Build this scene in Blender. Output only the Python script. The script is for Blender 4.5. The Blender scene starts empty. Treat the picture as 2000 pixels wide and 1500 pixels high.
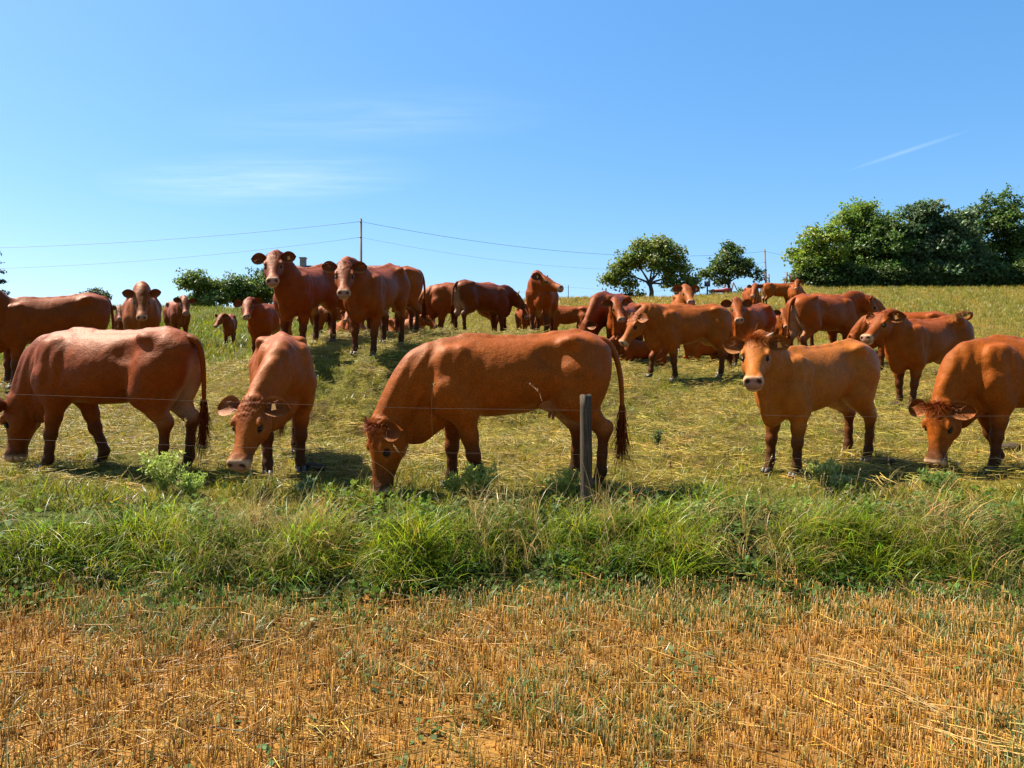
import bpy, bmesh, math, random
import numpy as np
from mathutils import Vector, Matrix, noise as mnoise

scene = bpy.context.scene
COL = scene.collection
random.seed(4)

# ------------------------------------------------------------------ camera, sky, sun, exposure
FPX = 1618.0                      # focal length in pixels of the 2000 pixel wide photograph
EYE = 1.55
cam_d = bpy.data.cameras.new('camera'); cam = bpy.data.objects.new('camera', cam_d); COL.objects.link(cam)
cam_d.sensor_width = 36.0; cam_d.lens = 36.0 * FPX / 2000.0
cam_d.clip_start = .1; cam_d.clip_end = 6000
cam.location = (0, 0, EYE); cam.rotation_euler = (math.radians(90), 0, 0)
scene.camera = cam

SUN_AZ = math.atan2(-.85, .40)     # towards the sun: left of and beyond the herd
SUN_EL = math.radians(56)
sun_dir = Vector((math.sin(SUN_AZ)*math.cos(SUN_EL), math.cos(SUN_AZ)*math.cos(SUN_EL), math.sin(SUN_EL)))
sd_ = bpy.data.lights.new('sun', 'SUN'); sun = bpy.data.objects.new('sun', sd_); COL.objects.link(sun)
sd_.energy = 5.0; sd_.angle = math.radians(.53); sd_.color = (1.0, .93, .80)
sun.rotation_euler = sun_dir.to_track_quat('Z', 'Y').to_euler(); sun.location = (-20, 20, 40)

world = bpy.data.worlds.new('World'); scene.world = world; world.use_nodes = True
wn = world.node_tree; wn.nodes.clear()
wo = wn.nodes.new('ShaderNodeOutputWorld'); bg = wn.nodes.new('ShaderNodeBackground'); sky = wn.nodes.new('ShaderNodeTexSky')
sky.sky_type = 'NISHITA'; sky.sun_disc = False; sky.sun_elevation = SUN_EL; sky.sun_rotation = SUN_AZ
sky.altitude = 200; sky.air_density = 1.0; sky.dust_density = 1.2; sky.ozone_density = 1.4
bg.inputs['Strength'].default_value = .068
hs = wn.nodes.new('ShaderNodeHueSaturation'); hs.inputs['Saturation'].default_value = 1.40; hs.inputs['Value'].default_value = 1.0
wn.links.new(sky.outputs[0], hs.inputs['Color'])
# thin cirrus on a cloud plane: direction.xy / direction.z
def wm(op, a, b=None, clamp=False):
    n = wn.nodes.new('ShaderNodeMath'); n.operation = op; n.use_clamp = clamp
    for i, v in enumerate((a, b)):
        if v is None: continue
        if isinstance(v, (int, float)): n.inputs[i].default_value = v
        else: wn.links.new(v, n.inputs[i])
    return n.outputs[0]
wtc = wn.nodes.new('ShaderNodeTexCoord'); sep = wn.nodes.new('ShaderNodeSeparateXYZ'); wn.links.new(wtc.outputs['Generated'], sep.inputs[0])
zz_ = wm('MAXIMUM', sep.outputs[2], .04); cpx = wm('DIVIDE', sep.outputs[0], zz_); cpy = wm('DIVIDE', sep.outputs[1], zz_)
cmb = wn.nodes.new('ShaderNodeCombineXYZ'); wn.links.new(cpx, cmb.inputs[0]); wn.links.new(cpy, cmb.inputs[1])
cmap = wn.nodes.new('ShaderNodeMapping'); cmap.inputs['Rotation'].default_value = (0, 0, .35); cmap.inputs['Scale'].default_value = (1.0, 3.4, 1); wn.links.new(cmb.outputs[0], cmap.inputs[0])
cn = wn.nodes.new('ShaderNodeTexNoise'); cn.inputs['Scale'].default_value = 2.2; cn.inputs['Detail'].default_value = 8; cn.inputs['Roughness'].default_value = .58; cn.inputs['Distortion'].default_value = .5
wn.links.new(cmap.outputs[0], cn.inputs['Vector'])
def patch(cx, cy, rx, ry, rot):
    dx, dy = wm('SUBTRACT', cpx, cx), wm('SUBTRACT', cpy, cy); c, s = math.cos(rot), math.sin(rot)
    u = wm('ADD', wm('MULTIPLY', dx, c/rx), wm('MULTIPLY', dy, s/rx)); v = wm('ADD', wm('MULTIPLY', dx, -s/ry), wm('MULTIPLY', dy, c/ry))
    return wm('SUBTRACT', 1., wm('SQRT', wm('ADD', wm('MULTIPLY', u, u), wm('MULTIPLY', v, v))), True)
p1 = patch(-1.25, 4.1, .95, .55, -.35); p2 = patch(-.55, 3.15, .8, .4, -.2); p3 = patch(1.69, 3.57, .36, .034, -1.22)
den = wm('ADD', wm('MULTIPLY', wm('ADD', wm('MULTIPLY', p1, .55), wm('MULTIPLY', p2, .25)), wm('SUBTRACT', cn.outputs[0], .22)), wm('MULTIPLY', p3, .13), True)
cmix = wn.nodes.new('ShaderNodeMix'); cmix.data_type = 'RGBA'; wn.links.new(den, cmix.inputs[0]); even = wn.nodes.new('ShaderNodeMix'); even.data_type = 'RGBA'; even.inputs[0].default_value = .30; wn.links.new(hs.outputs[0], even.inputs[6]); even.inputs[7].default_value = (1.15, 2.75, 5.1, 1)
wn.links.new(even.outputs[2], cmix.inputs[6]); cmix.inputs[7].default_value = (6.6, 7.2, 7.6, 1)
wn.links.new(cmix.outputs[2], bg.inputs['Color']); wn.links.new(bg.outputs[0], wo.inputs['Surface'])

vs = scene.view_settings
scene.display_settings.display_device = 'sRGB'
vs.view_transform = 'Standard'; vs.look = 'None'; vs.gamma = 1; vs.use_curve_mapping = False
vs.exposure = 1.6
# ------------------------------------------------------------------ materials
M = {}
KA = .72          # one scale on every pigment, to suit the exposure
def new_mat(name):
    m = bpy.data.materials.new(name); m.use_nodes = True
    nt = m.node_tree; b = nt.nodes['Principled BSDF']
    return m, nt, b
def N(nt, t, **kw):
    n = nt.nodes.new(t)
    for k, v in kw.items():
        if k in n.inputs: n.inputs[k].default_value = v
        else: setattr(n, k, v)
    return n

def flat(name, col, rough=.6, spec=.5):
    m, nt, b = new_mat(name)
    b.inputs['Base Color'].default_value = (col[0]*KA, col[1]*KA, col[2]*KA, 1); b.inputs['Roughness'].default_value = rough; b.inputs['Specular IOR Level'].default_value = spec
    M[name] = m; return m

def coat_mat():
    m, nt, b = new_mat('coat')
    at = N(nt, 'ShaderNodeAttribute', attribute_name='tint')
    tc = N(nt, 'ShaderNodeTexCoord')
    mp = N(nt, 'ShaderNodeMapping'); mp.inputs['Scale'].default_value = (60, 180, 110)
    nz = N(nt, 'ShaderNodeTexNoise'); nz.inputs['Scale'].default_value = 1.0; nz.inputs['Detail'].default_value = 3
    nz2 = N(nt, 'ShaderNodeTexNoise'); nz2.inputs['Scale'].default_value = 14; nz2.inputs['Detail'].default_value = 4
    nt.links.new(tc.outputs['Object'], mp.inputs[0]); nt.links.new(mp.outputs[0], nz.inputs['Vector']); nt.links.new(tc.outputs['Object'], nz2.inputs['Vector'])
    mr = N(nt, 'ShaderNodeMapRange'); mr.inputs[1].default_value = .3; mr.inputs[2].default_value = .7; mr.inputs[3].default_value = .68; mr.inputs[4].default_value = 1.32
    nt.links.new(nz.outputs[0], mr.inputs[0])
    mx = N(nt, 'ShaderNodeMix', data_type='RGBA', blend_type='MULTIPLY'); mx.inputs[0].default_value = 1
    nt.links.new(at.outputs['Color'], mx.inputs[6]); nt.links.new(mr.outputs[0], mx.inputs[7])
    mr2 = N(nt, 'ShaderNodeMapRange'); mr2.inputs[1].default_value = .35; mr2.inputs[2].default_value = .65; mr2.inputs[3].default_value = .92; mr2.inputs[4].default_value = 1.08
    nt.links.new(nz2.outputs[0], mr2.inputs[0])
    mx2 = N(nt, 'ShaderNodeMix', data_type='RGBA', blend_type='MULTIPLY'); mx2.inputs[0].default_value = 1
    nt.links.new(mx.outputs[2], mx2.inputs[6]); nt.links.new(mr2.outputs[0], mx2.inputs[7])
    nt.links.new(mx2.outputs[2], b.inputs['Base Color'])
    ad = N(nt, 'ShaderNodeMath', operation='ADD'); nt.links.new(nz.outputs[0], ad.inputs[0])
    ml = N(nt, 'ShaderNodeMath', operation='MULTIPLY'); ml.inputs[1].default_value = 3.0; nt.links.new(nz2.outputs[0], ml.inputs[0]); nt.links.new(ml.outputs[0], ad.inputs[1])
    bp = N(nt, 'ShaderNodeBump'); bp.inputs['Strength'].default_value = .45; bp.inputs['Distance'].default_value = .007
    nt.links.new(ad.outputs[0], bp.inputs['Height']); nt.links.new(bp.outputs[0], b.inputs['Normal'])
    b.inputs['Roughness'].default_value = .54; b.inputs['Specular IOR Level'].default_value = .22; b.inputs['Specular Tint'].default_value = (1, .42, .12, 1)
    b.inputs['Sheen Weight'].default_value = .0; b.inputs['Sheen Roughness'].default_value = .4; b.inputs['Sheen Tint'].default_value = (1, .6, .35, 1)
    M['coat'] = m
coat_mat()
flat('eye', (.010, .006, .004), .16, .25)
flat('hoof', (.075, .05, .035), .55)
flat('horn', (.30, .23, .15), .6)
flat('tag', (.62, .30, .05), .6)
# ------------------------------------------------------------------ the lie of the land
_py = [-60, 0, 3.0, 5.0, 5.55, 5.85, 6.12, 6.75, 7.6, 9.0, 12.7, 16, 20, 25, 32, 43, 55, 70, 90, 130, 420, 900]
_pz = [-1.60, -1.55, -1.54, -1.47, -1.42, -1.28, -1.10, -1.00, -.90, -.73, -.27, .27, .84, 1.55, 2.42, 3.86, 5.6, 8.3, 10.5, 12, 14, 14]
_PY, _PZ = np.array(_py, float), np.array(_pz, float) + EYE
_CX, _CZ = np.array([-400, -60, -31, -12, 0, 12, 26, 45, 90, 400.]), np.array([4.6, 4.8, 4.95, 5.2, 6.2, 6.95, 8.5, 9.0, 9.4, 9.4]) + EYE
_mp = np.gradient(_PZ, _PY)
for _i in range(1, len(_mp)-1):
    _a, _b = (_PZ[_i]-_PZ[_i-1])/(_PY[_i]-_PY[_i-1]), (_PZ[_i+1]-_PZ[_i])/(_PY[_i+1]-_PY[_i])
    _mp[_i] = 0 if _a*_b <= 0 else np.sign(_a)*min(abs(_mp[_i]), 3*abs(_a), 3*abs(_b))

def _profile(y):
    i = np.clip(np.searchsorted(_PY, y) - 1, 0, len(_PY) - 2)
    h = _PY[i+1] - _PY[i]; u = np.clip((y - _PY[i])/h, 0, 1)
    return ((2*u**3 - 3*u**2 + 1)*_PZ[i] + (u**3 - 2*u**2 + u)*h*_mp[i] + (-2*u**3 + 3*u**2)*_PZ[i+1] + (u**3 - u**2)*h*_mp[i+1])
def _ss(a, b, x):
    t = np.clip((x - a)/(b - a), 0, 1); return t*t*(3 - 2*t)
def waves(x, y, f, s=0.):
    return (np.sin(x*f*1.7 + y*f*.9 + s)*np.cos(y*f*1.6 - x*f*.5 + s*1.3) + np.sin(x*f*.8 - y*f*2.1 + 2.2*s)*np.cos(x*f*2.3 + y*f*.4 - s))*.5

def lip_edge(x): return .17*np.sin(x*.9 + .6) + .11*np.sin(x*2.3 + 1.) + .08*np.sin(x*4.7 + 2.) + .04*np.sin(x*9.1)

def terrain(x, y):
    x = np.asarray(x, float); y = np.asarray(y, float)
    edge = lip_edge(x)
    yy = y - edge*_ss(4.6, 5.6, y)*_ss(9, 7, y)
    z = _profile(yy)
    cap = np.interp(x, _CX, _CZ) + .12*np.sin(x*.21 + 1.) + .08*np.sin(x*.47)
    k = 1.6
    h = np.maximum(k - np.abs(z - cap), 0)/k
    far = np.minimum(z, cap) - h*h*k*.25
    z = np.where(y > 25, far, z)
    knob = .66*_ss(11.0, 13.2, y)*_ss(22, 16, y)*_ss(-5.6, -3.3, x)*_ss(2.6, .2, x) - .30*np.exp(-((x + 1.7)/1.9)**2 - ((y - 10.6)/1.1)**2)
    face = np.exp(-((x + 1.6)/2.4)**2 - ((y - 11.9)/1.0)**2); z = z + face*(.10*waves(x, y, 2.2, 6) + .06*waves(x, y, 5.3, 1))
    z = z + knob
    past = _ss(6.2, 7.5, y)
    z = z + past*(.038*waves(x, y, 1.1) + .032*waves(x, y, 2.7, 3) + .024*waves(x, y, 6.1, 5)*_ss(40, 15, y))
    z = z + .016*waves(x, y, 4.3, 7)*_ss(6, 5, y)*_ss(2, 3, y)
    z = z + .5*np.exp(-((x - 22.8)/1.6)**2 - ((y - 66.5)/2.5)**2)        # grassy mound on the crest
    return float(z) if z.ndim == 0 else z

def at(px, Y):
    """ground spot on the sight line of a photograph column, Y metres away"""
    return (px - 1000.0)/FPX*Y, Y

def dryness(x, y):
    """0 lush green ... 1 bleached hay"""
    px = x/np.maximum(y, 1)
    d = .58 + .26*waves(x, y, .55, 1.) + .22*waves(x, y, 1.7, 4.) + .12*waves(x, y, 4.2, 2.)
    d = d - .35*_ss(8.2, 6.8, y)                                          # greener towards the bank
    d = d - .50*_ss(13, 20, y)*_ss(-3, -8, x)*_ss(90, 40, y)              # uncut grass on the left slope
    d = d + .25*_ss(22, 34, y)*_ss(-4, 4, x)*_ss(26, 12, x)               # bleached middle slope
    d = d - .08*_ss(20, 30, y)*_ss(12, 22, x)
    return np.clip(d, 0, 1)

def ground_mesh(name, ys, xw, ncol, colf):
    c = np.linspace(-1, 1, ncol); c = c*(.55 + .45*np.abs(c))
    Y = np.repeat(ys, ncol); X = (c[None, :]*xw[:, None]).ravel()
    Z = terrain(X, Y)
    n = len(ys)
    i = np.arange(n-1)[:, None]*ncol; j = np.arange(ncol-1)[None, :]
    F = np.stack([i+j, i+j+1, i+j+1+ncol, i+j+ncol], -1).reshape(-1, 4)
    return mesh_from(name, np.c_[X, Y, Z], F, True, colf(X, Y))

def soil_col(X, Y):
    w = (.5 + .5*waves(X, Y, 1.3, 2.))[:, None]
    return np.array((.26, .120, .026))*(1-w) + np.array((.35, .172, .038))*w
GREEN = np.array((.085, .098, .012)); HAY = np.array((.22, .145, .020)); EARTH = np.array((.10, .052, .016))
def turf_col(X, Y):
    d = dryness(X, Y)[:, None]
    c = GREEN*(1-d) + HAY*d
    e = (_ss(.35, .75, waves(X, Y, 1.9, 9.))*_ss(24, 12, Y)*.65)[:, None]
    c = c*(1-e) + EARTH*e
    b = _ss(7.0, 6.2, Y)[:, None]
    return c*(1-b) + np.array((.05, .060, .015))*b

def ground_mat(name, scale, bump, dark, light):
    m, nt, b = new_mat(name)
    at_ = N(nt, 'ShaderNodeAttribute', attribute_name='tint')
    tc = N(nt, 'ShaderNodeTexCoord')
    col = at_.outputs['Color']
    hs = []
    for sc, lo, hi, det in ((scale, dark, light, 8), (scale*.13, .8, 1.2, 4), (scale*5, .65, 1.3, 3)):
        nz = N(nt, 'ShaderNodeTexNoise'); nz.inputs['Scale'].default_value = sc; nz.inputs['Detail'].default_value = det; nz.inputs['Roughness'].default_value = .65
        nt.links.new(tc.outputs['Object'], nz.inputs['Vector'])
        mr = N(nt, 'ShaderNodeMapRange'); mr.inputs[1].default_value = .32; mr.inputs[2].default_value = .68; mr.inputs[3].default_value = lo; mr.inputs[4].default_value = hi
        nt.links.new(nz.outputs[0], mr.inputs[0])
        mx = N(nt, 'ShaderNodeMix', data_type='RGBA', blend_type='MULTIPLY'); mx.inputs[0].default_value = 1
        nt.links.new(col, mx.inputs[6]); nt.links.new(mr.outputs[0], mx.inputs[7]); col = mx.outputs[2]; hs.append(nz)
    nt.links.new(col, b.inputs['Base Color'])
    bp = N(nt, 'ShaderNodeBump'); bp.inputs['Strength'].default_value = .9; bp.inputs['Distance'].default_value = bump
    nt.links.new(hs[0].outputs[0], bp.inputs['Height'])
    bp2 = N(nt, 'ShaderNodeBump'); bp2.inputs['Strength'].default_value = .7; bp2.inputs['Distance'].default_value = bump*.3
    nt.links.new(hs[2].outputs[0], bp2.inputs['Height']); nt.links.new(bp.outputs[0], bp2.inputs['Normal']); nt.links.new(bp2.outputs[0], b.inputs['Normal'])
    b.inputs['Roughness'].default_value = .95; b.inputs['Specular IOR Level'].default_value = .1
    M[name] = m; return m
# ------------------------------------------------------------------ cattle
def catmull(xs, ys, n=160):
    xs = np.asarray(xs, float); ys = np.asarray(ys, float)
    m = np.gradient(ys, xs)
    t = np.linspace(xs[0], xs[-1], n)
    i = np.clip(np.searchsorted(xs, t) - 1, 0, len(xs) - 2)
    h = xs[i + 1] - xs[i]; u = (t - xs[i]) / h
    r = ((2*u**3 - 3*u**2 + 1)*ys[i] + (u**3 - 2*u**2 + u)*h*m[i] + (-2*u**3 + 3*u**2)*ys[i+1] + (u**3 - u**2)*h*m[i+1])
    return t.astype(np.float32), r.astype(np.float32)

class Field:
    """A signed distance field on a box grid; shapes are blended in, then skinned with surface nets."""
    def __init__(s, lo, hi, h):
        s.lo = np.array(lo, np.float32); s.h = float(h)
        s.n = np.ceil((np.array(hi) - s.lo) / h).astype(int) + 1
        s.ax = [s.lo[i] + np.arange(s.n[i], dtype=np.float32) * h for i in range(3)]
        s.f = np.full(s.n, 0.6, np.float32)
    def block(s, lo, hi):
        a = np.clip(np.floor((np.array(lo) - s.lo) / s.h).astype(int), 0, s.n)
        b = np.clip(np.ceil((np.array(hi) - s.lo) / s.h).astype(int) + 1, 0, s.n)
        sl = tuple(slice(a[i], b[i]) for i in range(3))
        X = s.ax[0][sl[0]][:, None, None]; Y = s.ax[1][sl[1]][None, :, None]; Z = s.ax[2][sl[2]][None, None, :]
        return sl, X, Y, Z
    def mix(s, sl, d, k, cut=False):
        f = s.f[sl]
        if cut:
            d = -d
            hh = np.maximum(k - np.abs(f - d), 0) / k
            s.f[sl] = np.maximum(f, d) + hh * hh * k * .25
        else:
            hh = np.maximum(k - np.abs(f - d), 0) / k
            s.f[sl] = np.minimum(f, d) - hh * hh * k * .25
    def cone(s, a, b, ra, rb, k=.04, side=None, sq=1.0):
        a = np.array(a, np.float32); b = np.array(b, np.float32)
        m = max(ra, rb) + k + .03
        sl, X, Y, Z = s.block(np.minimum(a, b) - m, np.maximum(a, b) + m)
        px, py, pz = X - a[0], Y - a[1], Z - a[2]
        if side is not None:
            q = (px*side[0] + py*side[1] + pz*side[2]) * (1/sq - 1)
            px, py, pz = px + q*side[0], py + q*side[1], pz + q*side[2]
        ab = b - a
        L = float(ab @ ab) + 1e-9
        t = np.clip((px*ab[0] + py*ab[1] + pz*ab[2]) / L, 0, 1)
        d = np.sqrt((px - t*ab[0])**2 + (py - t*ab[1])**2 + (pz - t*ab[2])**2) - (ra + (rb - ra)*t)
        s.mix(sl, d * (sq if side is not None else 1), k)
    def ell(s, c, r, R=None, k=.05, cut=False):
        c = np.array(c, np.float32); r = np.array(r, np.float32)
        m = float(r.max()) + k + .03
        sl, X, Y, Z = s.block(c - m, c + m)
        x, y, z = X - c[0], Y - c[1], Z - c[2]
        if R is not None:
            x, y, z = (x*R[0][0] + y*R[0][1] + z*R[0][2], x*R[1][0] + y*R[1][1] + z*R[1][2], x*R[2][0] + y*R[2][1] + z*R[2][2])
        k0 = np.sqrt((x/r[0])**2 + (y/r[1])**2 + (z/r[2])**2) + 1e-6
        k1 = np.sqrt((x/r[0]**2)**2 + (y/r[1]**2)**2 + (z/r[2]**2)**2) + 1e-6
        s.mix(sl, k0 * (k0 - 1) / k1, k, cut)
    def loft(s, O, R, prof, k=.05):
        """prof: t, half width, top, bottom, exponent arrays along the frame's first axis."""
        t, w, zt, zb, ex = prof
        O = np.array(O, np.float32); R = np.array(R, np.float32)
        cs = []
        wm, tm, bm = w.max(), zt.max(), zb.min()
        for a in (t[0], t[-1]):
            for b in (-wm, wm):
                for c in (bm, tm):
                    cs.append(O + R[0]*a + R[1]*b + R[2]*c)
        cs = np.array(cs)
        sl, X, Y, Z = s.block(cs.min(0) - k - .03, cs.max(0) + k + .03)
        x, y, z = X - O[0], Y - O[1], Z - O[2]
        u = x*R[0][0] + y*R[0][1] + z*R[0][2]
        v = np.abs(x*R[1][0] + y*R[1][1] + z*R[1][2])
        q = x*R[2][0] + y*R[2][1] + z*R[2][2]
        W = np.interp(u, t, w).astype(np.float32); T = np.interp(u, t, zt).astype(np.float32); B = np.interp(u, t, zb).astype(np.float32)
        E = np.interp(u, t, ex).astype(np.float32)
        C = B + (T - B) * .46
        H = np.where(q > C, T - C, C - B)
        n = np.where(q > C, E, 2.25)
        kk = (np.power(v / W + 1e-6, n) + np.power(np.abs(q - C) / H + 1e-6, n)) ** (1/n)
        d = (kk - 1) * np.minimum(W, H) * .95
        over = np.maximum(np.maximum(t[0] - u, u - t[-1]), 0)
        d = np.where(over > 0, np.sqrt(np.maximum(d, 0)**2 + over**2), d)
        s.mix(sl, d.astype(np.float32), k)
    def skin(s, smooth=2):
        f = s.f; n = s.n
        g = f < 0
        cnt = np.zeros(n - 1, np.int8)
        for dx in (0, 1):
            for dy in (0, 1):
                for dz in (0, 1):
                    cnt += g[dx:n[0]-1+dx, dy:n[1]-1+dy, dz:n[2]-1+dz]
        act = (cnt > 0) & (cnt < 8)
        idx = np.argwhere(act)
        vid = np.full(n - 1, -1, np.int32); vid[act] = np.arange(len(idx))
        acc = np.zeros((len(idx), 3)); num = np.zeros(len(idx))
        cor = [(a, b, c) for a in (0, 1) for b in (0, 1) for c in (0, 1)]
        val = {c: f[idx[:, 0]+c[0], idx[:, 1]+c[1], idx[:, 2]+c[2]] for c in cor}
        for c in cor:
            for axi in range(3):
                if c[axi] == 0:
                    e = list(c); e[axi] = 1; e = tuple(e)
                    a, b = val[c], val[e]
                    m = (a < 0) != (b < 0)
                    t = np.where(m, a / np.where(m, a - b, 1), 0)
                    p = np.tile(np.array(c, float), (len(idx), 1)); p[:, axi] += t
                    acc += p * m[:, None]; num += m
        V = (idx + acc / num[:, None]) * s.h + s.lo
        F = []
        for axi in range(3):
            o = [i for i in range(3) if i != axi]
            sl0 = [slice(None)]*3; sl1 = [slice(None)]*3
            sl0[axi] = slice(0, -1); sl1[axi] = slice(1, None)
            a, b = g[tuple(sl0)], g[tuple(sl1)]
            e = np.argwhere(a != b)
            e = e[(e[:, o[0]] > 0) & (e[:, o[1]] > 0) & (e[:, o[0]] < n[o[0]]-1) & (e[:, o[1]] < n[o[1]]-1)]
            fl = a[e[:, 0], e[:, 1], e[:, 2]]
            q = []
            for d0, d1 in ((-1, -1), (0, -1), (0, 0), (-1, 0)):
                ee = e.copy(); ee[:, o[0]] += d0; ee[:, o[1]] += d1
                q.append(vid[ee[:, 0], ee[:, 1], ee[:, 2]])
            q = np.stack(q, 1)
            if axi == 1: fl = ~fl
            q[~fl] = q[~fl][:, ::-1]
            F.append(q)
        F = np.concatenate(F)
        F = F[(F >= 0).all(1)]
        for _ in range(smooth):
            s2 = np.zeros_like(V); c2 = np.zeros(len(V))
            for i in range(4):
                np.add.at(s2, F[:, i], V[F[:, (i+1) % 4]]); np.add.at(c2, F[:, i], 1)
                np.add.at(s2, F[:, (i+1) % 4], V[F[:, i]]); np.add.at(c2, F[:, (i+1) % 4], 1)
            V = V*.5 + .5*s2/np.maximum(c2, 1)[:, None]
        return V, F

def unit(v):
    v = np.array(v, float); return v / (np.linalg.norm(v) + 1e-9)

def wob(P, f, seed=0.):
    """cheap smooth noise, about -1..1"""
    a = P * f
    return (np.sin(a[:, 0]*1.7 + a[:, 1]*1.1 + seed) * np.cos(a[:, 1]*1.9 - a[:, 2]*1.3 + seed*1.7)
            + np.sin(a[:, 2]*2.3 + a[:, 0]*.7 + seed*2.1) * np.cos(a[:, 0]*1.3 + a[:, 2]*.9 - seed)) * .5

def sstep(a, b, x):
    t = np.clip((x - a) / (b - a), 0, 1); return t*t*(3 - 2*t)

COW = dict(scale=1.0, kind='cow', poll=(1.02, 0, 1.42), hyaw=0., hpitch=35., hroll=0., feet=None, lift=None, tail='hang', hue=0., dark=0.,
           vox=.02, udder=False, horn=None, tag=False, fat=1.0, tuft=.5, lie=False, deep=1.0, earup=0., neckbend=0.)

def frame(yaw, pitch, roll=0):
    cy, sy, cp, sp = math.cos(yaw), math.sin(yaw), math.cos(pitch), math.sin(pitch)
    u = np.array((cy*cp, sy*cp, -sp)); w = np.array((-sy, cy, 0.)); v = np.cross(u, w)   # forward, left, up
    c, s_ = math.cos(roll), math.sin(roll)
    return u, w*c + v*s_, v*c - w*s_

def cow_shape(P, ground):
    """body mesh and joint positions in cow space (x forward, y left, z up); ground(x, y) is the height under a hoof"""
    calf = P['kind'] == 'calf'; bull = P['kind'] == 'bull'
    fat = P['fat'] * (.82 if calf else 1.12 if bull else 1)
    dep = (.82 if calf else .99 if bull else .895)*P['deep']
    lie = P['lie']
    drop = -.50 if lie else 0.
    xs = [-.86, -.82, -.72, -.52, -.30, -.05, .15, .36, .55, .70, .80, .86]
    zt = [1.10, 1.20, 1.285, 1.325, 1.295, 1.285, 1.285, 1.315, 1.27, 1.18, 1.09, 1.00]
    zb = [1.00, .91, .77, .70, .650, .570, .530, .545, .575, .63, .73, .88]
    w = [.05, .15, .225, .272, .280, .318, .332, .292, .240, .190, .14, .06]
    ex = [2, 2.0, 2.1, 2.1, 2.0, 1.95, 1.85, 1.65, 1.65, 1.8, 2, 2]
    if bull:
        zt[7] += .03; zt[8] += .04; w = [a * (1.06 if i > 6 else 1) for i, a in enumerate(w)]
    t, ztc = catmull(xs, zt); _, zbc = catmull(xs, zb); _, wc = catmull(xs, w); _, exc = catmull(xs, ex)
    zbc = ztc - (ztc - zbc) * dep
    wc = wc * fat
    poll = np.array(P['poll'], float)
    hu, hw, hv = frame(math.radians(P['hyaw']), math.radians(P['hpitch']), math.radians(P['hroll']))
    hs = 1.22 if calf else 1.14 if bull else 1.13
    muz = poll + hu * .50 * hs
    # joints of the legs
    feet = P['feet'] or (0, 0, 0, 0)           # fore and aft shift of left front, right front, left hind, right hind
    lift = P['lift'] or (0, 0, 0, 0)
    legs = []
    for i in range(4):
        sd = 1 if i % 2 == 0 else -1
        dx, lf = feet[i], lift[i]
        if i < 2:
            hip = np.array((.58, sd*.185*fat, .86)); el = np.array((.47 + dx*.15, sd*.175*fat, .67))
            fx = .55 + dx
            g = ground(fx, sd*.15) + lf
            knee = np.array((el[0]*.45 + fx*.55 - .01 + lf*.55, sd*.155, .345 + g*.7 + lf*.35))
            fet = np.array((fx - .035 - lf*.45, sd*.15, .115 + g)); ft = np.array((fx + .01 - lf*.75, sd*.152, .0 + g))
        else:
            hip = np.array((-.56, sd*.16*fat, .95)); el = np.array((-.47 + dx*.3, sd*.19*fat, .74))
            fx = -.66 + dx
            g = ground(fx, sd*.16) + lf
            knee = np.array((fx - .065 + lf*.2, sd*.16, .455 + g*.7)); fet = np.array((fx - .045, sd*.155, .125 + g)); ft = np.array((fx + .0, sd*.158, .0 + g))
        legs.append([hip, el, knee, fet, ft])
    if lie:
        for i, L in enumerate(legs):
            sd = 1 if i % 2 == 0 else -1
            L[0][2] += drop; L[1][2] = max(L[1][2] + drop, .1)
            if i < 2: L[2][:] = (.78, sd*.2, .09); L[3][:] = (.55, sd*.16, .05); L[4][:] = (.47, sd*.15, .05)
            else: L[1][:] = (-.28, sd*.3, .22); L[2][:] = (-.62, sd*.32, .1); L[3][:] = (-.36, sd*.36, .06); L[4][:] = (-.25, sd*.36, .05)
    ztc = ztc + drop; zbc = zbc + drop
    if lie: zbc = np.maximum(zbc, .03); wc = wc*1.06
    allp = np.array([poll + hv*.12, poll - hu*.12, muz + hu*.06, muz - hv*.2] + [j for L in legs for j in L] + [(-.9, .36, 1.36+drop), (.9, -.36, 1.36+drop)])
    lo = allp.min(0) - .14; hi = allp.max(0) + .14
    lo[2] = min(lo[2], -.05); lo[1] = min(lo[1], -.42); hi[1] = max(hi[1], .42)
    Fd = Field(lo, hi, P['vox'])
    I3 = np.eye(3)
    Fd.loft((0, 0, 0), I3, (t, wc, ztc, zbc, exc), k=.04)
    z = drop
    for sd in (1, -1):
        y = sd * fat
        Fd.ell((-.47, y*.230, 1.235+z), (.075, .05, .05), k=.10)                    # hook bone
        Fd.ell((-.80, y*.095, 1.14+z), (.05, .045, .05), k=.08)                      # pin bone
        Fd.ell((-.30, y*.300, 1.13+z), (.11, .055, .09), k=.10, cut=True)           # hollow before the hip
        if not lie:
            Fd.ell((-.62, y*.15, .93+z), (.21, .130, .30), frame(0, math.radians(-8)), k=.12)    # thigh
            Fd.ell((-.52, y*.18, .76+z), (.16, .09, .20), frame(0, math.radians(20)), k=.12)
            Fd.ell((.53, y*.185, .95+z), (.13, .085, .27), frame(0, math.radians(14)), k=.10)    # shoulder blade
            Fd.ell((.57, y*.185, .78+z), (.14, .09, .15), k=.07)
            Fd.ell((.345, y*.350, .86+z), (.04, .05, .20), frame(0, math.radians(12)), k=.06, cut=True)   # behind the shoulder
            Fd.ell((.40, y*.20, .98+z), (.07, .05, .24), frame(0, math.radians(14)), k=.09)
        else:
            Fd.ell((-.50, y*.24, .26), (.28, .15, .22), k=.09); Fd.ell((.52, y*.2, .40), (.14, .09, .25), k=.08)
    sx_ = np.linspace(-.76, .42, 7); sz_ = np.interp(sx_, t, ztc) - .018            # the spine
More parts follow.
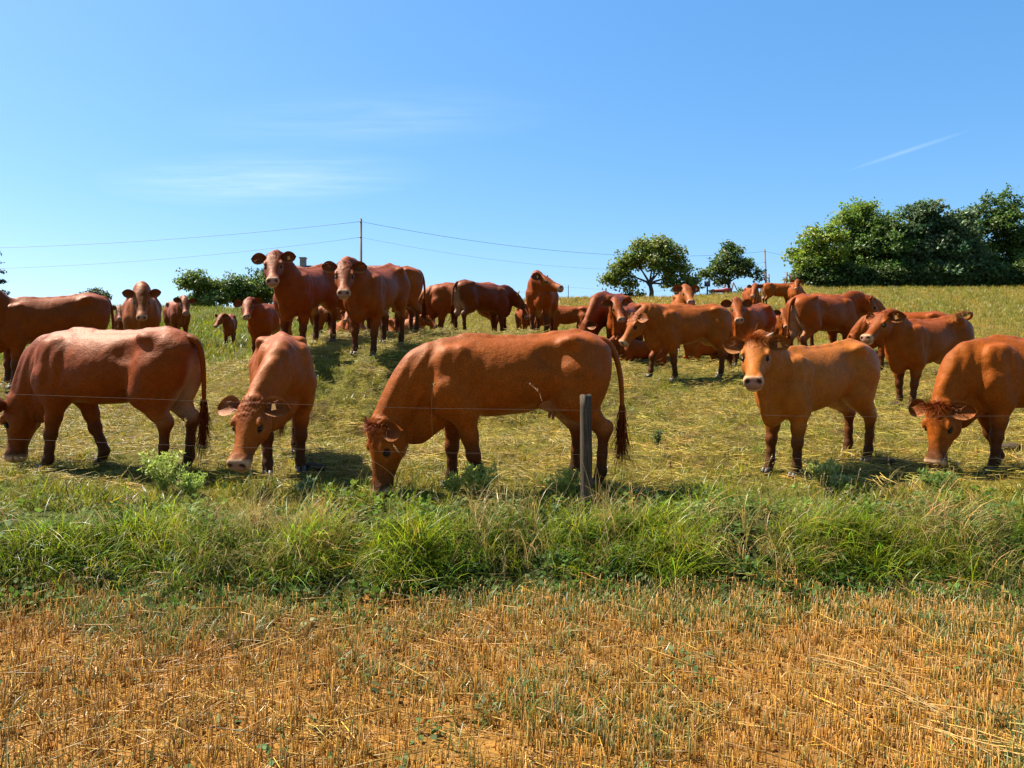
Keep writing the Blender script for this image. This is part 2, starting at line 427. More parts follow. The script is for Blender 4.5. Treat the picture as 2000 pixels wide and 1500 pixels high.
    for i in range(6): Fd.cone((sx_[i], 0, sz_[i]), (sx_[i+1], 0, sz_[i+1]), .026, .026, .05)
    for i, (hip, el, knee, fet, ft) in enumerate(legs):
        b = 1.12 if bull else .9 if calf else 1.
        if i < 2:
            Fd.cone(hip, el, .118*b, .108*b, .07); Fd.cone(el, el*.45 + knee*.55, .104*b, .070*b, .05); Fd.cone(el*.45 + knee*.55, knee, .070*b, .054*b, .04)
            Fd.ell(knee + np.array((.008, 0, 0)), (.058*b, .060*b, .072*b), k=.025)
        else:
            Fd.cone(hip, el, .19*b, .138*b, .07); Fd.cone(el, el*.4 + knee*.6, .128*b, .070*b, .06)
            Fd.cone(el*.4 + knee*.6, knee, .070*b, .052*b, .04)
            hk = knee + np.array((-.035, 0, .035)) if not lie else knee
            Fd.ell(hk, (.05*b, .042*b, .065*b), k=.04); Fd.ell(knee, (.055*b, .045*b, .07*b), k=.03)
            Fd.cone(hk, el*.6 + knee*.4 + np.array((-.075, 0, .02)), .030, .045, .05)   # tendon
        mid = knee*.45 + fet*.55
        Fd.cone(knee, mid, .050*b, .042*b, .03); Fd.cone(mid, fet, .042*b, .049*b, .03)
        Fd.ell(fet, (.05*b, .047*b, .046*b), k=.02); Fd.cone(fet, ft*.72 + fet*.28, .045*b, .05*b, .02)
    # neck: a bent chain of cones, flattened sideways
    n0 = np.array((.58, 0, 1.02 + drop)); n3 = poll - hu*.02 - hv*.05
    d = n3 - n0
    lowered = sstep(.25, -.35, d[2])
    n1 = n0 + np.array((.20, 0, .05 + .10*(1-lowered))) + d*.12
    n2 = n3 - hu*.14*(1-lowered) - hv*.02 - d*.18 + np.array((0, 0, .03))
    C = [n0*(1-q)**3 + 3*n1*q*(1-q)**2 + 3*n2*q*q*(1-q) + n3*q**3 for q in np.linspace(0, 1, 8)]
    bulk = 1.22 if bull else .82 if calf else 1.
    rr = np.interp(np.linspace(0, 1, 8), [0, .25, .6, 1], [.262, .215, .160, .122]) * bulk
    if bull: rr[3:6] += .03
    for i in range(7):
        ax = unit(C[i+1] - C[i]); side = unit(np.cross((0, 0, 1.), ax) + hw*1e-3)
        sq = np.interp(i/6., [0, 1], [.60, .66])
        Fd.cone(C[i], C[i+1], rr[i], rr[i+1], .05, side, sq)
    # dewlap and brisket
    thr = poll + hu*.10 - hv*.20
    bri = np.array((.72, 0, .62 + drop))
    dl = [thr, thr*.6 + bri*.4 + np.array((-.02, 0, -.02)), thr*.25 + bri*.75 + np.array((.0, 0, -.02)), bri]
    for i in range(3):
        ax = unit(dl[i+1] - dl[i]); side = unit(np.cross((0, .0, 1.), ax) + np.array((0, 1e-3, 0)))
        if abs(ax[2]) > .9: side = np.array((0, 1., 0))
        Fd.cone(dl[i], dl[i+1], .05 + .02*i, .07 + .015*i, .07, side, .5)
    Fd.ell(bri + np.array((-.06, 0, .03)), (.13, .09, .10), k=.10)
    # belly line: navel fold
    if not calf and not lie: Fd.ell((-.10, 0, float(np.interp(-.10, t, zbc)) + .030), (.14, .05, .045), k=.10)
    # head
    a = hs
    u_ = np.array([-.085, -.05, 0, .07, .14, .21, .30, .39, .455, .505, .53]) * a
    w_ = np.array([.03, .084, .110, .120, .121, .110, .083, .073, .083, .071, .030]) * a
    if bull: w_[1:6] *= 1.10
    t_ = np.array([.02, .062, .082, .088, .080, .066, .050, .042, .044, .030, -.015]) * a
    b_ = np.array([-.05, -.10, -.145, -.178, -.188, -.182, -.145, -.115, -.105, -.092, -.055]) * a
    e_ = np.array([2, 2, 2.3, 2.6, 2.6, 2.4, 2.2, 2.2, 2.3, 2.2, 2.])
    tt, wt = catmull(u_, w_, 80); _, tp = catmull(u_, t_, 80); _, bt = catmull(u_, b_, 80); _, et = catmull(u_, e_, 80)
    R = np.array((hu, hw, hv))
    Fd.loft(poll, R, (tt, wt, tp, bt, et), k=.045)
    def H(u, w, v): return poll + (hu*u + hw*w + hv*v)*a
    if P['vox'] < .018:
        for sd in (1, -1):
            Fd.ell(H(.165, sd*.108, .045), (.045*a, .018*a, .018*a), R, k=.03)      # brow
            Fd.ell(H(.205, sd*.112, -.005), (.03*a, .02*a, .02*a), R, k=.012, cut=True)
            Fd.ell(H(.15, sd*.085, -.11), (.09*a, .035*a, .06*a), R, k=.04)            # cheek
            Fd.ell(H(.475, sd*.05, .0), (.045*a, .03*a, .035*a), R, k=.03)
            Fd.ell(H(.518, sd*.047, .010), (.030*a, .020*a, .018*a), R, k=.012, cut=True)   # nostril
        Fd.ell(H(.47, 0, -.085), (.05*a, .055*a, .03*a), R, k=.03)                       # chin
        Fd.ell(H(.50, 0, -.066), (.06*a, .085*a, .006*a), R, k=.014, cut=True)           # mouth
    V, F = Fd.skin(2)
    info = dict(belly=float(np.interp(-.38, t, zbc)), poll=poll, hu=hu, hw=hw, hv=hv, hs=a, legs=legs, H=H, drop=drop, C=C, R=R, fat=fat, calf=calf)
    return V, F, info

def cow_colour(V, P, I, seed):
    """coat pigment at each vertex: red coat, paler belly, inner legs and muzzle ring, darker muddied lower legs"""
    hue, dk = P['hue'], P['dark']
    base = np.array((.252 + .045*max(hue, 0) + .02*hue, .046 + .030*max(hue, 0) + .002*hue, .0022 + .0055*max(hue, 0))) * (1 - dk)
    base[0] *= 1 - .12*dk
    col = np.tile(base, (len(V), 1))
    pale = np.array((.34, .125, .03)); cream = np.array((.62, .42, .25)); pink = np.array((.27, .115, .085)); mud = np.array((.042, .020, .010)); deep = np.array((.17, .030, .005))
    z = V[:, 2] - I['drop']; x = V[:, 0]; y = np.abs(V[:, 1])
    def lay(m, c, s=1.):
        nonlocal col
        m = (np.clip(m, 0, 1)*s)[:, None]; col = col*(1-m) + c*m
    n1 = wob(V, 9., seed); n2 = wob(V, 26., seed+2); n3 = wob(V, 70., seed+4)
    col *= (1 + .10*n1 + .06*n2)[:, None]
    torso = (x > -.95) & (x < .85)
    lay(sstep(.60, .50, z) * sstep(.42, .2, x) * torso * sstep(.42, .48, z), pale, .30)
    lay(sstep(.16, .06, y) * sstep(-.62, -.80, x) * sstep(.5, .7, z) * sstep(1.15, .95, z), cream, .62 if P['hue'] < -.9 or P['hue'] > .4 else .42)       # back of the thighs
    lay(sstep(.22, .12, y) * sstep(-.25, -.35, x) * sstep(.85, .70, z) * sstep(.42, .55, z), cream, .45)       # inner thighs
    if not P['lie']:
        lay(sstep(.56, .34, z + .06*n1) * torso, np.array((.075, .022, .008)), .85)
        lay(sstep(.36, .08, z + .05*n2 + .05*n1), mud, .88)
        lay(sstep(.55, .42, z)*sstep(.35, .75, n1*.6 + n2*.5)*torso, mud, .5)
    # darker saddle and neck crest, sun bleached hips, scuffs
    lay(sstep(.9, 1.2, z)*sstep(.3, .6, x)*sstep(.14, .04, y), base*.62, .6)
    lay(sstep(.35, .85, n1*.5 + wob(V, 4.5, seed+7)*.6)*sstep(.7, .9, z), base*np.array((1.22, 1.3, 1.3)), .5)
    lay(sstep(.4, .9, n2*.45 + wob(V, 6.5, seed+11)*.6)*(z < 1.1), base*.6, .3)
    lay(sstep(.3, .6, wob(V, 13., seed+5)*.6 + n3*.3)*sstep(-.35, -.5, x)*sstep(1.15, .9, z)*sstep(.1, .2, y), mud*1.5, .45)
    # head
    q = V - I['poll']; a = I['hs']
    u = q @ I['hu'] / a; w = q @ I['hw'] / a; v = q @ I['hv'] / a
    hd = (sstep(-.16, -.06, u) * sstep(.30, .2, np.abs(w)) * sstep(-.32, -.24, v) * sstep(.25, .15, v)) * (u < .60)
    lay(hd*sstep(.10, .03, np.hypot(np.abs(w)-.02, (u-.07)*.6)) * sstep(-.02, .05, v) , deep, .55 + .2*dk)             # curly forehead
    eye = np.sqrt(((u - .205)/.055)**2 + ((np.abs(w) - .11)/.03)**2 + ((v)/.04)**2)
    lay(hd*sstep(1.6, .9, eye), pale, .45)
    lay(hd*sstep(.95, .6, eye), np.array((.03, .015, .01)), .85)
    lay(hd*sstep(.445, .480, u + .012*n2 - .25*np.clip(v, -.02, .06)), cream*np.array((1, .93, .85)), .82)
    lay(hd*sstep(.482, .50, u)*sstep(-.062, -.045, v)*sstep(.078, .062, np.abs(w)), pink, .7)
    sl_ = v - .010 + .35*(np.abs(w) - .047)
    nos = np.sqrt(((u - .515)/.04)**2 + ((np.abs(w) - .047)/.023)**2 + (sl_/.018)**2)
    lay(hd*sstep(1.25, .75, nos), np.array((.03, .014, .012)), .95)
    lay(hd*sstep(.40, .46, u)*sstep(.010, .004, np.abs(v + .066)), np.array((.12, .05, .04)), .8)
    return np.clip(col, .004, .9)

def mesh_from(name, V, F, smooth=True, col=None):
    me = bpy.data.meshes.new(name)
    V = np.asarray(V, np.float32); F = np.asarray(F, np.int32)
    me.vertices.add(len(V)); me.vertices.foreach_set('co', V.ravel())
    k = F.shape[1]
    me.loops.add(F.size); me.loops.foreach_set('vertex_index', F.ravel())
    me.polygons.add(len(F)); me.polygons.foreach_set('loop_start', np.arange(0, F.size, k, dtype=np.int32))
    me.polygons.foreach_set('use_smooth', np.full(len(F), smooth))
    if col is not None:
        at = me.color_attributes.new('tint', 'FLOAT_COLOR', 'POINT')
        at.data.foreach_set('color', np.c_[np.asarray(col)*KA, np.ones(len(col))].astype(np.float32).ravel())
    me.update(calc_edges=True)
    return me

def obj(name, me, mat=None, parent=None):
    o = bpy.data.objects.new(name, me); COL.objects.link(o)
    if mat is not None and me is not None and not me.materials: me.materials.append(mat)
    if parent is not None: o.parent = parent
    return o

def tube(P, r, n=8, cap=True):
    """rings of n along points P with radii r -> V, F (quads; caps as collapsed rings)"""
    P = np.array(P, float); r = np.broadcast_to(np.array(r, float), (len(P),))
    T = np.gradient(P, axis=0); T /= np.linalg.norm(T, axis=1)[:, None] + 1e-9
    up = np.array((0, 0, 1.)) if abs(T[0][2]) < .9 else np.array((1., 0, 0))
    V = []
    if cap: P = np.r_[P[:1], P, P[-1:]]; r = np.r_[1e-4, r, 1e-4]; T = np.r_[T[:1], T, T[-1:]]
    for p, rad, tt in zip(P, r, T):
        s_ = np.cross(up, tt); s_ /= np.linalg.norm(s_) + 1e-9; b = np.cross(tt, s_); up = b
        a = np.arange(n) * 2*math.pi/n
        V.append(p + rad*(np.cos(a)[:, None]*s_ + np.sin(a)[:, None]*b))
    V = np.concatenate(V); m = len(P)
    i = np.arange(m-1)[:, None]*n; j = np.arange(n)[None, :]; k = (j+1) % n
    F = np.stack([i+j, i+k, i+k+n, i+j+n], -1).reshape(-1, 4)
    return V, F

def join(parts):
    V = []; F = []; C = []; o = 0
    for p in parts:
        V.append(p[0]); F.append(np.asarray(p[1]) + o); o += len(p[0])
        if len(p) > 2: C.append(p[2])
    return np.concatenate(V), np.concatenate(F), (np.concatenate(C) if C else None)

def strands(roots, dirs, length, width, rng, curl=.3, seg=3, grav=0.):
    """flat tapered hair strands"""
    n = len(roots); roots = np.asarray(roots, float); d = np.asarray(dirs, float)
    d = d / (np.linalg.norm(d, axis=1)[:, None] + 1e-9)
    L = length * (.6 + .8*rng.random(n)); bend = rng.normal(0, curl, (n, 3)); bend[:, 2] -= grav
    side = np.cross(d, rng.normal(0, 1, (n, 3))); side /= np.linalg.norm(side, axis=1)[:, None] + 1e-9
    V = []
    for k in range(seg+1):
        t = k/seg
        c = roots + d*(L*t)[:, None] + bend*(L*t*t)[:, None]
        wd = width*(1 - t*.85)
        V += [c - side*wd, c + side*wd]
    V = np.stack(V, 1).reshape(-1, 3)
    m = 2*(seg+1); b = np.arange(n)[:, None]*m
    F = np.concatenate([np.stack([b+2*k, b+2*k+1, b+2*k+3, b+2*k+2], -1) for k in range(seg)], 1).reshape(-1, 4)
    return V, F

def ear_mesh(sd, I, up, rng):
    """a cupped leaf-shaped ear with thickness, opening forward"""
    H, hu, hw, hv, a = I['H'], I['hu'], I['hw'], I['hv'], I['hs']
    root = H(.035, sd*.088, .018)
    out = unit(hw*sd*1.0 - hu*.16 + hv*(.10 + up))
    ef = .80 if hu[2] < -.75 else .30
    face = hu*(1-ef) + hv*ef; fr = unit(face - out*np.dot(face, out)); ver = np.cross(out, fr)*sd
    ver = unit(ver)
    if ver @ hv < 0 and abs(ver @ hv) > .2: ver = -ver
    n, m = 9, 7
    L = .205 * a
    lay = []
    for side in (0, 1):
        g = []
        for i in range(n):
            t = i/(n-1)
            wd = (.030 + .052*math.sin(math.pi*min(t*.92, 1))**.8) * (1 - t**6)**.6 * a + .0015
            for j in range(m):
                c = 2*j/(m-1) - 1
                cup = .040*a*(c*c)*(1-.45*t) - .004
                p = root + out*(L*t) + ver*(wd*c - .035*a*t*t) + fr*(cup - .055*t*t*a) - fr*(.010*a*side*(1-c*c)*(1-t*t))
                g.append(p)
        lay.append(np.array(g))
    ii, jj = np.meshgrid(np.arange(n-1), np.arange(m-1), indexing='ij')
    q = np.stack([ii*m+jj, ii*m+jj+1, (ii+1)*m+jj+1, (ii+1)*m+jj], -1).reshape(-1, 4)
    V = np.concatenate(lay); F = np.concatenate([q, q[:, ::-1] + n*m])
    t = np.repeat(np.linspace(0, 1, n), m); c = np.tile(np.linspace(-1, 1, m), n)
    return V, F, t, c, dict(root=root, out=out, fr=fr, ver=ver, L=L)

def build_cow(name, label, category, x, y, yaw, group='red brown cattle on the hillside pasture', **kw):
    P = dict(COW); P.update(kw)
    seed = x*3.1 + y*1.7
    rng = np.random.default_rng(int(abs(seed)*1000) % 99991)
    P['fat'] *= rng.uniform(.86, .95); P['dark'] *= .6; P['hue'] += rng.normal(0, .15)
    S = P['scale']; th = math.radians(yaw)
    c_, s_ = math.cos(th), math.sin(th)
    def gw(lx, ly): return (terrain(x + S*(c_*lx - s_*ly), y + S*(s_*lx + c_*ly)) - z0) / S
    z0 = terrain(x + 0, y + 0)
    gf, gb = (gw(.55, .15) + gw(.55, -.15))/2, (gw(-.66, .15) + gw(-.66, -.15))/2
    sx = (gf - gb)/1.21; gm = gf - sx*.55; sy = (gw(0, .16) - gw(0, -.16))/.32*.35
    def ground(lx, ly): return gw(lx, ly) - (gm + sx*lx + sy*ly)
    def warp(V):
        V = np.array(V, float); V[:, 2] += gm + sx*V[:, 0] + sy*V[:, 1]; return V
    def mesh(nm, V, F, smooth=True, col=None): return mesh_from(nm, warp(V), F, smooth, col)
    V, F, I = cow_shape(P, ground)
    # slack skin, ribs, hair cowlicks: a little relief on the surface
    near = P['vox'] < .018
    e1 = V[F[:, 2]] - V[F[:, 0]]; e2 = V[F[:, 3]] - V[F[:, 1]]
    fn = np.cross(e1, e2); N = np.zeros_like(V)
    for i in range(4): np.add.at(N, F[:, i], fn)
    N /= np.linalg.norm(N, axis=1)[:, None] + 1e-9
    if (N * (V - V.mean(0))).sum() < 0: F = F[:, ::-1]; N = -N
    zz = V[:, 2] - I['drop']
    barrel = sstep(-.42, -.25, V[:, 0]) * sstep(.36, .2, V[:, 0]) * sstep(.62, .75, zz) * sstep(1.25, 1.1, zz) * sstep(.15, .25, np.abs(V[:, 1]))
    rib = np.sin((V[:, 0] + .10*zz)*62 + wob(V, 3, seed)) * .0007
    neck = sstep(.62, .75, V[:, 0]) * sstep(.0, .1, -((V - I['poll']) @ I['hu'] + .05))
    fold = np.sin((V[:, 0]*.9 + V[:, 2]*.35)*58 + 2.2*wob(V, 6, seed)) * .0042
    q_ = V - I['poll']; hu_a = q_ @ I['hu']/I['hs']; hv_a = q_ @ I['hv']/I['hs']; hw_a = np.abs(q_ @ I['hw'])/I['hs']
    curl = sstep(-.08, -.02, hu_a)*sstep(.19, .10, hu_a)*sstep(.0, .05, hv_a)*sstep(.12, .08, hw_a)*sstep(.3, .2, hv_a)*near
    V = V + N*(curl*(.006*wob(V, 55, seed) + .004*wob(V, 95, seed+3)))[:, None]
    shl = sstep(.22, .36, V[:, 0])*sstep(.68, .56, V[:, 0])*sstep(.72, .85, zz)*sstep(1.22, 1.08, zz)*sstep(.12, .2, np.abs(V[:, 1]))*near
    V = V + N*(shl*.0055*np.sin(V[:, 0]*44 + zz*9 + 2*wob(V, 5, seed)))[:, None]
    V = V + N*(barrel*rib + neck*fold + wob(V, 9, seed)*.0025*(zz > .5))[:, None]
    root = bpy.data.objects.new(name, None); COL.objects.link(root)
    root.location = (x, y, z0); root.rotation_euler = (0, 0, th); root.scale = (S, S, S)
    root['label'] = label; root['category'] = category; root['group'] = group
    root.empty_display_size = .2
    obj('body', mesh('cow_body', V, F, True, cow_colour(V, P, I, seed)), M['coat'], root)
    H, a = I['H'], I['hs']
    hu_ = P['hue']; base = np.array((.252 + .045*max(hu_, 0) + .02*hu_, .046 + .030*max(hu_, 0) + .002*hu_, .0022 + .0055*max(hu_, 0))) * (1 - P['dark'])
    tiny = P['vox'] > .034
    for sd in (1, -1):
        EV, EF, t, c, E = ear_mesh(sd, I, P['earup'], rng)
        inn = np.outer(np.clip(1 - c*c*.9, 0, 1)*np.clip(1.2-t, 0, 1), np.ones(3))
        ci = base*.8*(1-inn*.75) + np.array((.07, .025, .014))*inn*.75
        cb = np.tile(base*.8, (len(t), 1))
        edge = (np.abs(c) > .9)[:, None]*.35
        col = np.r_[ci*(1-edge) + np.array((.55, .26, .09))*edge, cb]
        e = obj('ear', mesh('ear', EV, EF, True, col), M['coat'], root)
        if near:
            q = rng.random((26, 2)); r0 = E['root'] + E['out']*(E['L']*(.12 + .5*q[:, :1])) + E['ver']*((q[:, 1:]-.5)*.09) + E['fr']*.012
            SV, SF = strands(r0, E['out']*.8 + E['fr']*.5 + rng.normal(0, .25, (26, 3)), .05, .0022, rng)
            obj('ear_hair', mesh('ear_hair', SV, SF, True, np.tile((.30, .12, .045), (len(SV), 1))), M['coat'], e)
        if P['tag'] and (P['tag'] == 2 or sd == P['tag']):
            cpt = E['root'] + E['out']*(E['L']*.5) + E['fr']*.028 - E['ver']*.02
            u1, u2 = E['out']*.023, E['ver']*.028
            tv = [cpt - u1 - u2, cpt + u1 - u2, cpt + u1*.55 + u2, cpt - u1*.55 + u2]; tv = np.array(tv + [p + E['fr']*.006 for p in tv])
            tf = [(0, 1, 2, 3), (7, 6, 5, 4), (0, 4, 5, 1), (1, 5, 6, 2), (2, 6, 7, 3), (3, 7, 4, 0)]
            obj('ear_tag', mesh('ear_tag', tv, tf, False), M['tag'], e)
        if not tiny:
            pe = H(.205, sd*.099, .0)
            me = bpy.data.meshes.new('eye'); bm = bmesh.new(); bmesh.ops.create_uvsphere(bm, u_segments=12, v_segments=8, radius=.0200*a)
            bm.to_mesh(me); bm.free(); me.polygons.foreach_set('use_smooth', [True]*len(me.polygons))
            vv = np.array([v.co for v in me.vertices]) + pe
            me.vertices.foreach_set('co', warp(vv).astype(np.float32).ravel())
            obj('eye', me, M['eye'], root)
        if P['horn'] and (P['horn'] == 2 or sd == P['horn']):
            p0 = H(-.03, sd*.09, .045)
            pts = [p0 + I['hw']*sd*.020*i + I['hv']*.014*i*(1+.15*i) for i in range(4)]
            HV, HF = tube(pts, [.026, .022, .015, .006], 8)
            obj('horn', mesh('horn', HV, HF), M['horn'], root)
    # tuft of longer hair between the ears
    if not tiny:
        n = int((1300 if near else 90) * max(P['tuft'], .5))
        q = rng.normal(0, 1, (n, 2)); L = .010 + .026*P['tuft']
        r0 = np.array([H(-.015 + .04*abs(a0)*.6, .05*np.clip(b0, -1.7, 1.7), .070 - .010*min(b0*b0, 3)) for a0, b0 in q])
        dr = I['hv']*(.25 + .3*P['tuft']) + I['hu']*(.35 + .7*rng.random((n, 1))) + rng.normal(0, .4, (n, 3))
        SV, SF = strands(r0, dr, L*(1 if near else 1.1), .0022 if near else .007, rng, .8)
        cc = np.repeat(base*(np.array((1.25, 1.15, 1.1)) if P['tuft'] > 1.4 else np.array((.8, .6, .6))) * (.6 + .7*rng.random((n, 1))), 8, 0)
        obj('hair_tuft', mesh('hair_tuft', SV, SF, True, cc), M['coat'], root)
    # hooves: two claws each
    for (hip, el, knee, fet, ft) in I['legs']:
        if P['lie']: break
        ps = []
        for cl in (1, -1):
            b = ft + np.array((0, cl*.024, 0))
            ring = []
            for zz_, r1, fx in ((.0, 1.0, .030), (.028, .92, .022), (.062, .78, .008)):
                ang = np.arange(8)*math.pi/4
                ring.append(np.c_[b[0] + fx + np.cos(ang)*.052*r1, b[1] + np.sin(ang)*.026*r1, np.full(8, b[2] + zz_ - .006)])
            ring = [ring[0]*1 + (ring[0].mean(0) - ring[0])*.98] + ring + [ring[-1] + (ring[-1].mean(0) - ring[-1])*.98]
            hv_ = np.concatenate(ring); m = 8
            i = np.arange(4)[:, None]*m; j = np.arange(m)[None, :]; k = (j+1) % m
            ps.append((hv_, np.stack([i+j, i+k, i+k+m, i+j+m], -1).reshape(-1, 4)))
        hv2, hf2, _ = join(ps)
        if not tiny: obj('hoof', mesh('hoof', hv2, hf2), M['hoof'], root)
    # tail with its switch
    sp = P['tail']; z = I['drop']
    if sp == 'hang': pts = [(-.74, 0, 1.235), (-.83, 0, 1.235), (-.90, 0, 1.15), (-.93, .005, 1.0), (-.94, .01, .82), (-.94, .01, .66), (-.935, .01, .52)]
    elif sp == 'left': pts = [(-.74, 0, 1.235), (-.83, .01, 1.24), (-.90, .04, 1.15), (-.93, .09, 1.0), (-.94, .13, .82), (-.93, .16, .66), (-.925, .17, .52)]
    elif sp == 'right': pts = [(-.74, 0, 1.235), (-.83, -.01, 1.24), (-.90, -.04, 1.15), (-.93, -.09, 1.0), (-.94, -.13, .82), (-.93, -.16, .66), (-.925, -.17, .52)]
    elif sp == 'up': pts = [(-.72, 0, 1.24), (-.82, 0, 1.25), (-.90, .03, 1.24), (-.92, .10, 1.28), (-.84, .17, 1.34), (-.72, .20, 1.36), (-.6, .2, 1.35)]
    else: pts = [(-.74, 0, 1.20), (-.86, .02, 1.1), (-.92, .06, .95), (-.92, .12, .8), (-.9, .2, .68)]
    pts = np.array(pts, float)
    if P['lie']: pts = np.array([(-.74, 0, .72), (-.86, .02, .62), (-.92, .08, .4), (-.92, .16, .18), (-.86, .3, .06), (-.75, .42, .05)])
    elif I['calf']: pts = pts*np.array((1, 1, 1))
    tq = np.linspace(0, len(pts)-1, 18); ix = np.arange(len(pts))
    pp = np.c_[[np.interp(tq, ix, pts[:, i]) for i in range(3)]].T
    for _ in range(2): pp[1:-1] = pp[1:-1]*.5 + (pp[:-2] + pp[2:])*.25
    rad = np.interp(np.linspace(0, 1, 18), [0, .12, .35, 1], [.05, .040, .026, .016])
    TV, TF = tube(pp, rad, 8)
    tl = obj('tail', mesh('tail', TV, TF, True, np.tile(base*.95, (len(TV), 1))), M['coat'], root)
    if not tiny:
        n = 420 if near else 90
        dr = unit(pp[-1] - pp[-4]); sl = .62 if I['calf'] else 1.
        back = rng.random((n, 1))
        r0 = pp[-1] + rng.normal(0, .011, (n, 3)) - dr*(back*.17*sl - .12*sl*(rng.random((n, 1)) > .6))
        SV, SF = strands(r0, dr + rng.normal(0, .13, (n, 3)), .23*sl, .0036 if near else .009, rng, .10, 3, .15)
        cc = np.repeat(base*(np.array((2.2, 4.5, 14.)) if sp == 'up' else np.array((.62, .5, .5))) * (.6 + .6*rng.random((n, 1))), 8, 0)
        obj('tail_switch', mesh('tail_switch', SV, SF, True, cc), M['coat'], tl)
    if P['udder']:
        ub = I['belly'] - .655
        Fd = Field((-.68, -.2, .42 + ub), (-.10, .2, .90 + ub), .014)
        Fd.ell((-.38, .055, .68 + ub), (.21, .09, .14), k=.05); Fd.ell((-.38, -.055, .68 + ub), (.21, .09, .14), k=.05)
        UV, UF = Fd.skin(2)
        ud = obj('udder', mesh('udder', UV, UF[:, ::-1] if False else UF, True, np.tile((.36, .15, .055), (len(UV), 1))), M['coat'], root)
        for tx in (-.46, -.35):
            for ty in (.06, -.06):
                TV, TF = tube([(tx, ty, .575 + ub), (tx, ty, .54 + ub), (tx+.004, ty, .51 + ub), (tx+.006, ty, .485 + ub)], [.02, .016, .014, .010], 8)
                obj('teat', mesh('teat', TV, TF, True, np.tile((.34, .13, .07), (len(TV), 1))), M['coat'], ud)
    return root
ground_mat('soil', 14, .03, .62, 1.25); ground_mat('turf', 7, .09, .45, 1.45)
_ys = np.r_[np.linspace(-60, 1.5, 14), np.linspace(2, 5.45, 90)]
o = obj('stubble_field', ground_mesh('stubble_field', _ys, 9 + .9*np.maximum(_ys, 0) + 2*np.maximum(-_ys, 0)*.3, 260, soil_col), M['soil']); o['kind'] = 'structure'
_ys = np.r_[5.45 + np.cumsum(np.r_[0, .035*1.0125**np.arange(290)])]
_ys = np.r_[_ys[_ys < 110], np.geomspace(112, 900, 40)]
o = obj('pasture', ground_mesh('pasture', _ys, 9 + .9*_ys, 300, turf_col), M['turf']); o['kind'] = 'structure'
# ------------------------------------------------------------------ grass, stubble, hay and clods
def plant_mat(name, trans=.35, rough=.5, spec=.3):
    m, nt, b = new_mat(name)
    a1 = N(nt, 'ShaderNodeAttribute', attribute_name='tint'); a2 = N(nt, 'ShaderNodeAttribute', attribute_name='tone'); a2.attribute_type = 'INSTANCER'
    mx = N(nt, 'ShaderNodeMix', data_type='RGBA', blend_type='MULTIPLY'); mx.inputs[0].default_value = 1
    nt.links.new(a1.outputs['Color'], mx.inputs[6]); nt.links.new(a2.outputs['Color'], mx.inputs[7])
    nt.links.new(mx.outputs[2], b.inputs['Base Color'])
    b.inputs['Roughness'].default_value = rough; b.inputs['Specular IOR Level'].default_value = spec
    tr = N(nt, 'ShaderNodeBsdfTranslucent'); nt.links.new(mx.outputs[2], tr.inputs['Color'])
    ms = N(nt, 'ShaderNodeMixShader'); ms.inputs[0].default_value = trans
    nt.links.new(b.outputs[0], ms.inputs[1]); nt.links.new(tr.outputs[0], ms.inputs[2])
    nt.links.new(ms.outputs[0], nt.nodes['Material Output'].inputs['Surface'])
    M[name] = m; return m
plant_mat('blade', .45, .42, .4); plant_mat('straw', .18, .42, .45); plant_mat('herb', .4, .65, .2)
flat('clod', (.31, .135, .026), .95, .1)

def blades(n, rng, lo, hi, width, arch, spread, seg=3, lean=.5, bias=(0, 0), tint=.25):
    """curved tapering blades from a small root disc -> V, F, colour"""
    r = spread*np.sqrt(rng.random(n)); a = rng.random(n)*2*math.pi
    root = np.c_[r*np.cos(a), r*np.sin(a), np.full(n, -.01)]
    az = rng.random(n)*2*math.pi; L = lo + (hi-lo)*rng.random(n)
    out = np.c_[np.cos(az) + bias[0], np.sin(az) + bias[1]]; out /= np.linalg.norm(out, axis=1)[:, None] + 1e-6
    ang = lean*rng.random(n); cur = arch*(.4 + .8*rng.random(n))
    side = np.c_[-out[:, 1], out[:, 0], np.zeros(n)]
    tw = rng.normal(0, .5, n)
    side = side*np.cos(tw)[:, None] + np.c_[out*np.sin(tw)[:, None], np.zeros(n)]
    V = []; p = root.copy()
    for k in range(seg+1):
        t = k/seg
        w = width*(.75 + .5*rng.random(n))*(1 - t**2)*.5 + width*.03
        V += [p - side*w[:, None], p + side*w[:, None]]
        th = ang + cur*t
        p = p + np.c_[out*np.sin(th)[:, None], np.cos(th)]*(L/seg)[:, None]
    V = np.stack(V, 1).reshape(-1, 3); m = 2*(seg+1); b = np.arange(n)[:, None]*m
    F = np.concatenate([np.stack([b+2*k, b+2*k+1, b+2*k+3, b+2*k+2], -1) for k in range(seg)], 1).reshape(-1, 4)
    c = (1 + tint*rng.normal(0, 1, (n, 1)))*np.array((1, 1, 1.)) ; c[:, 0] *= 1 + .2*rng.normal(0, 1, n)
    return V, F, np.clip(np.repeat(c, m, 0), .3, 1.9)

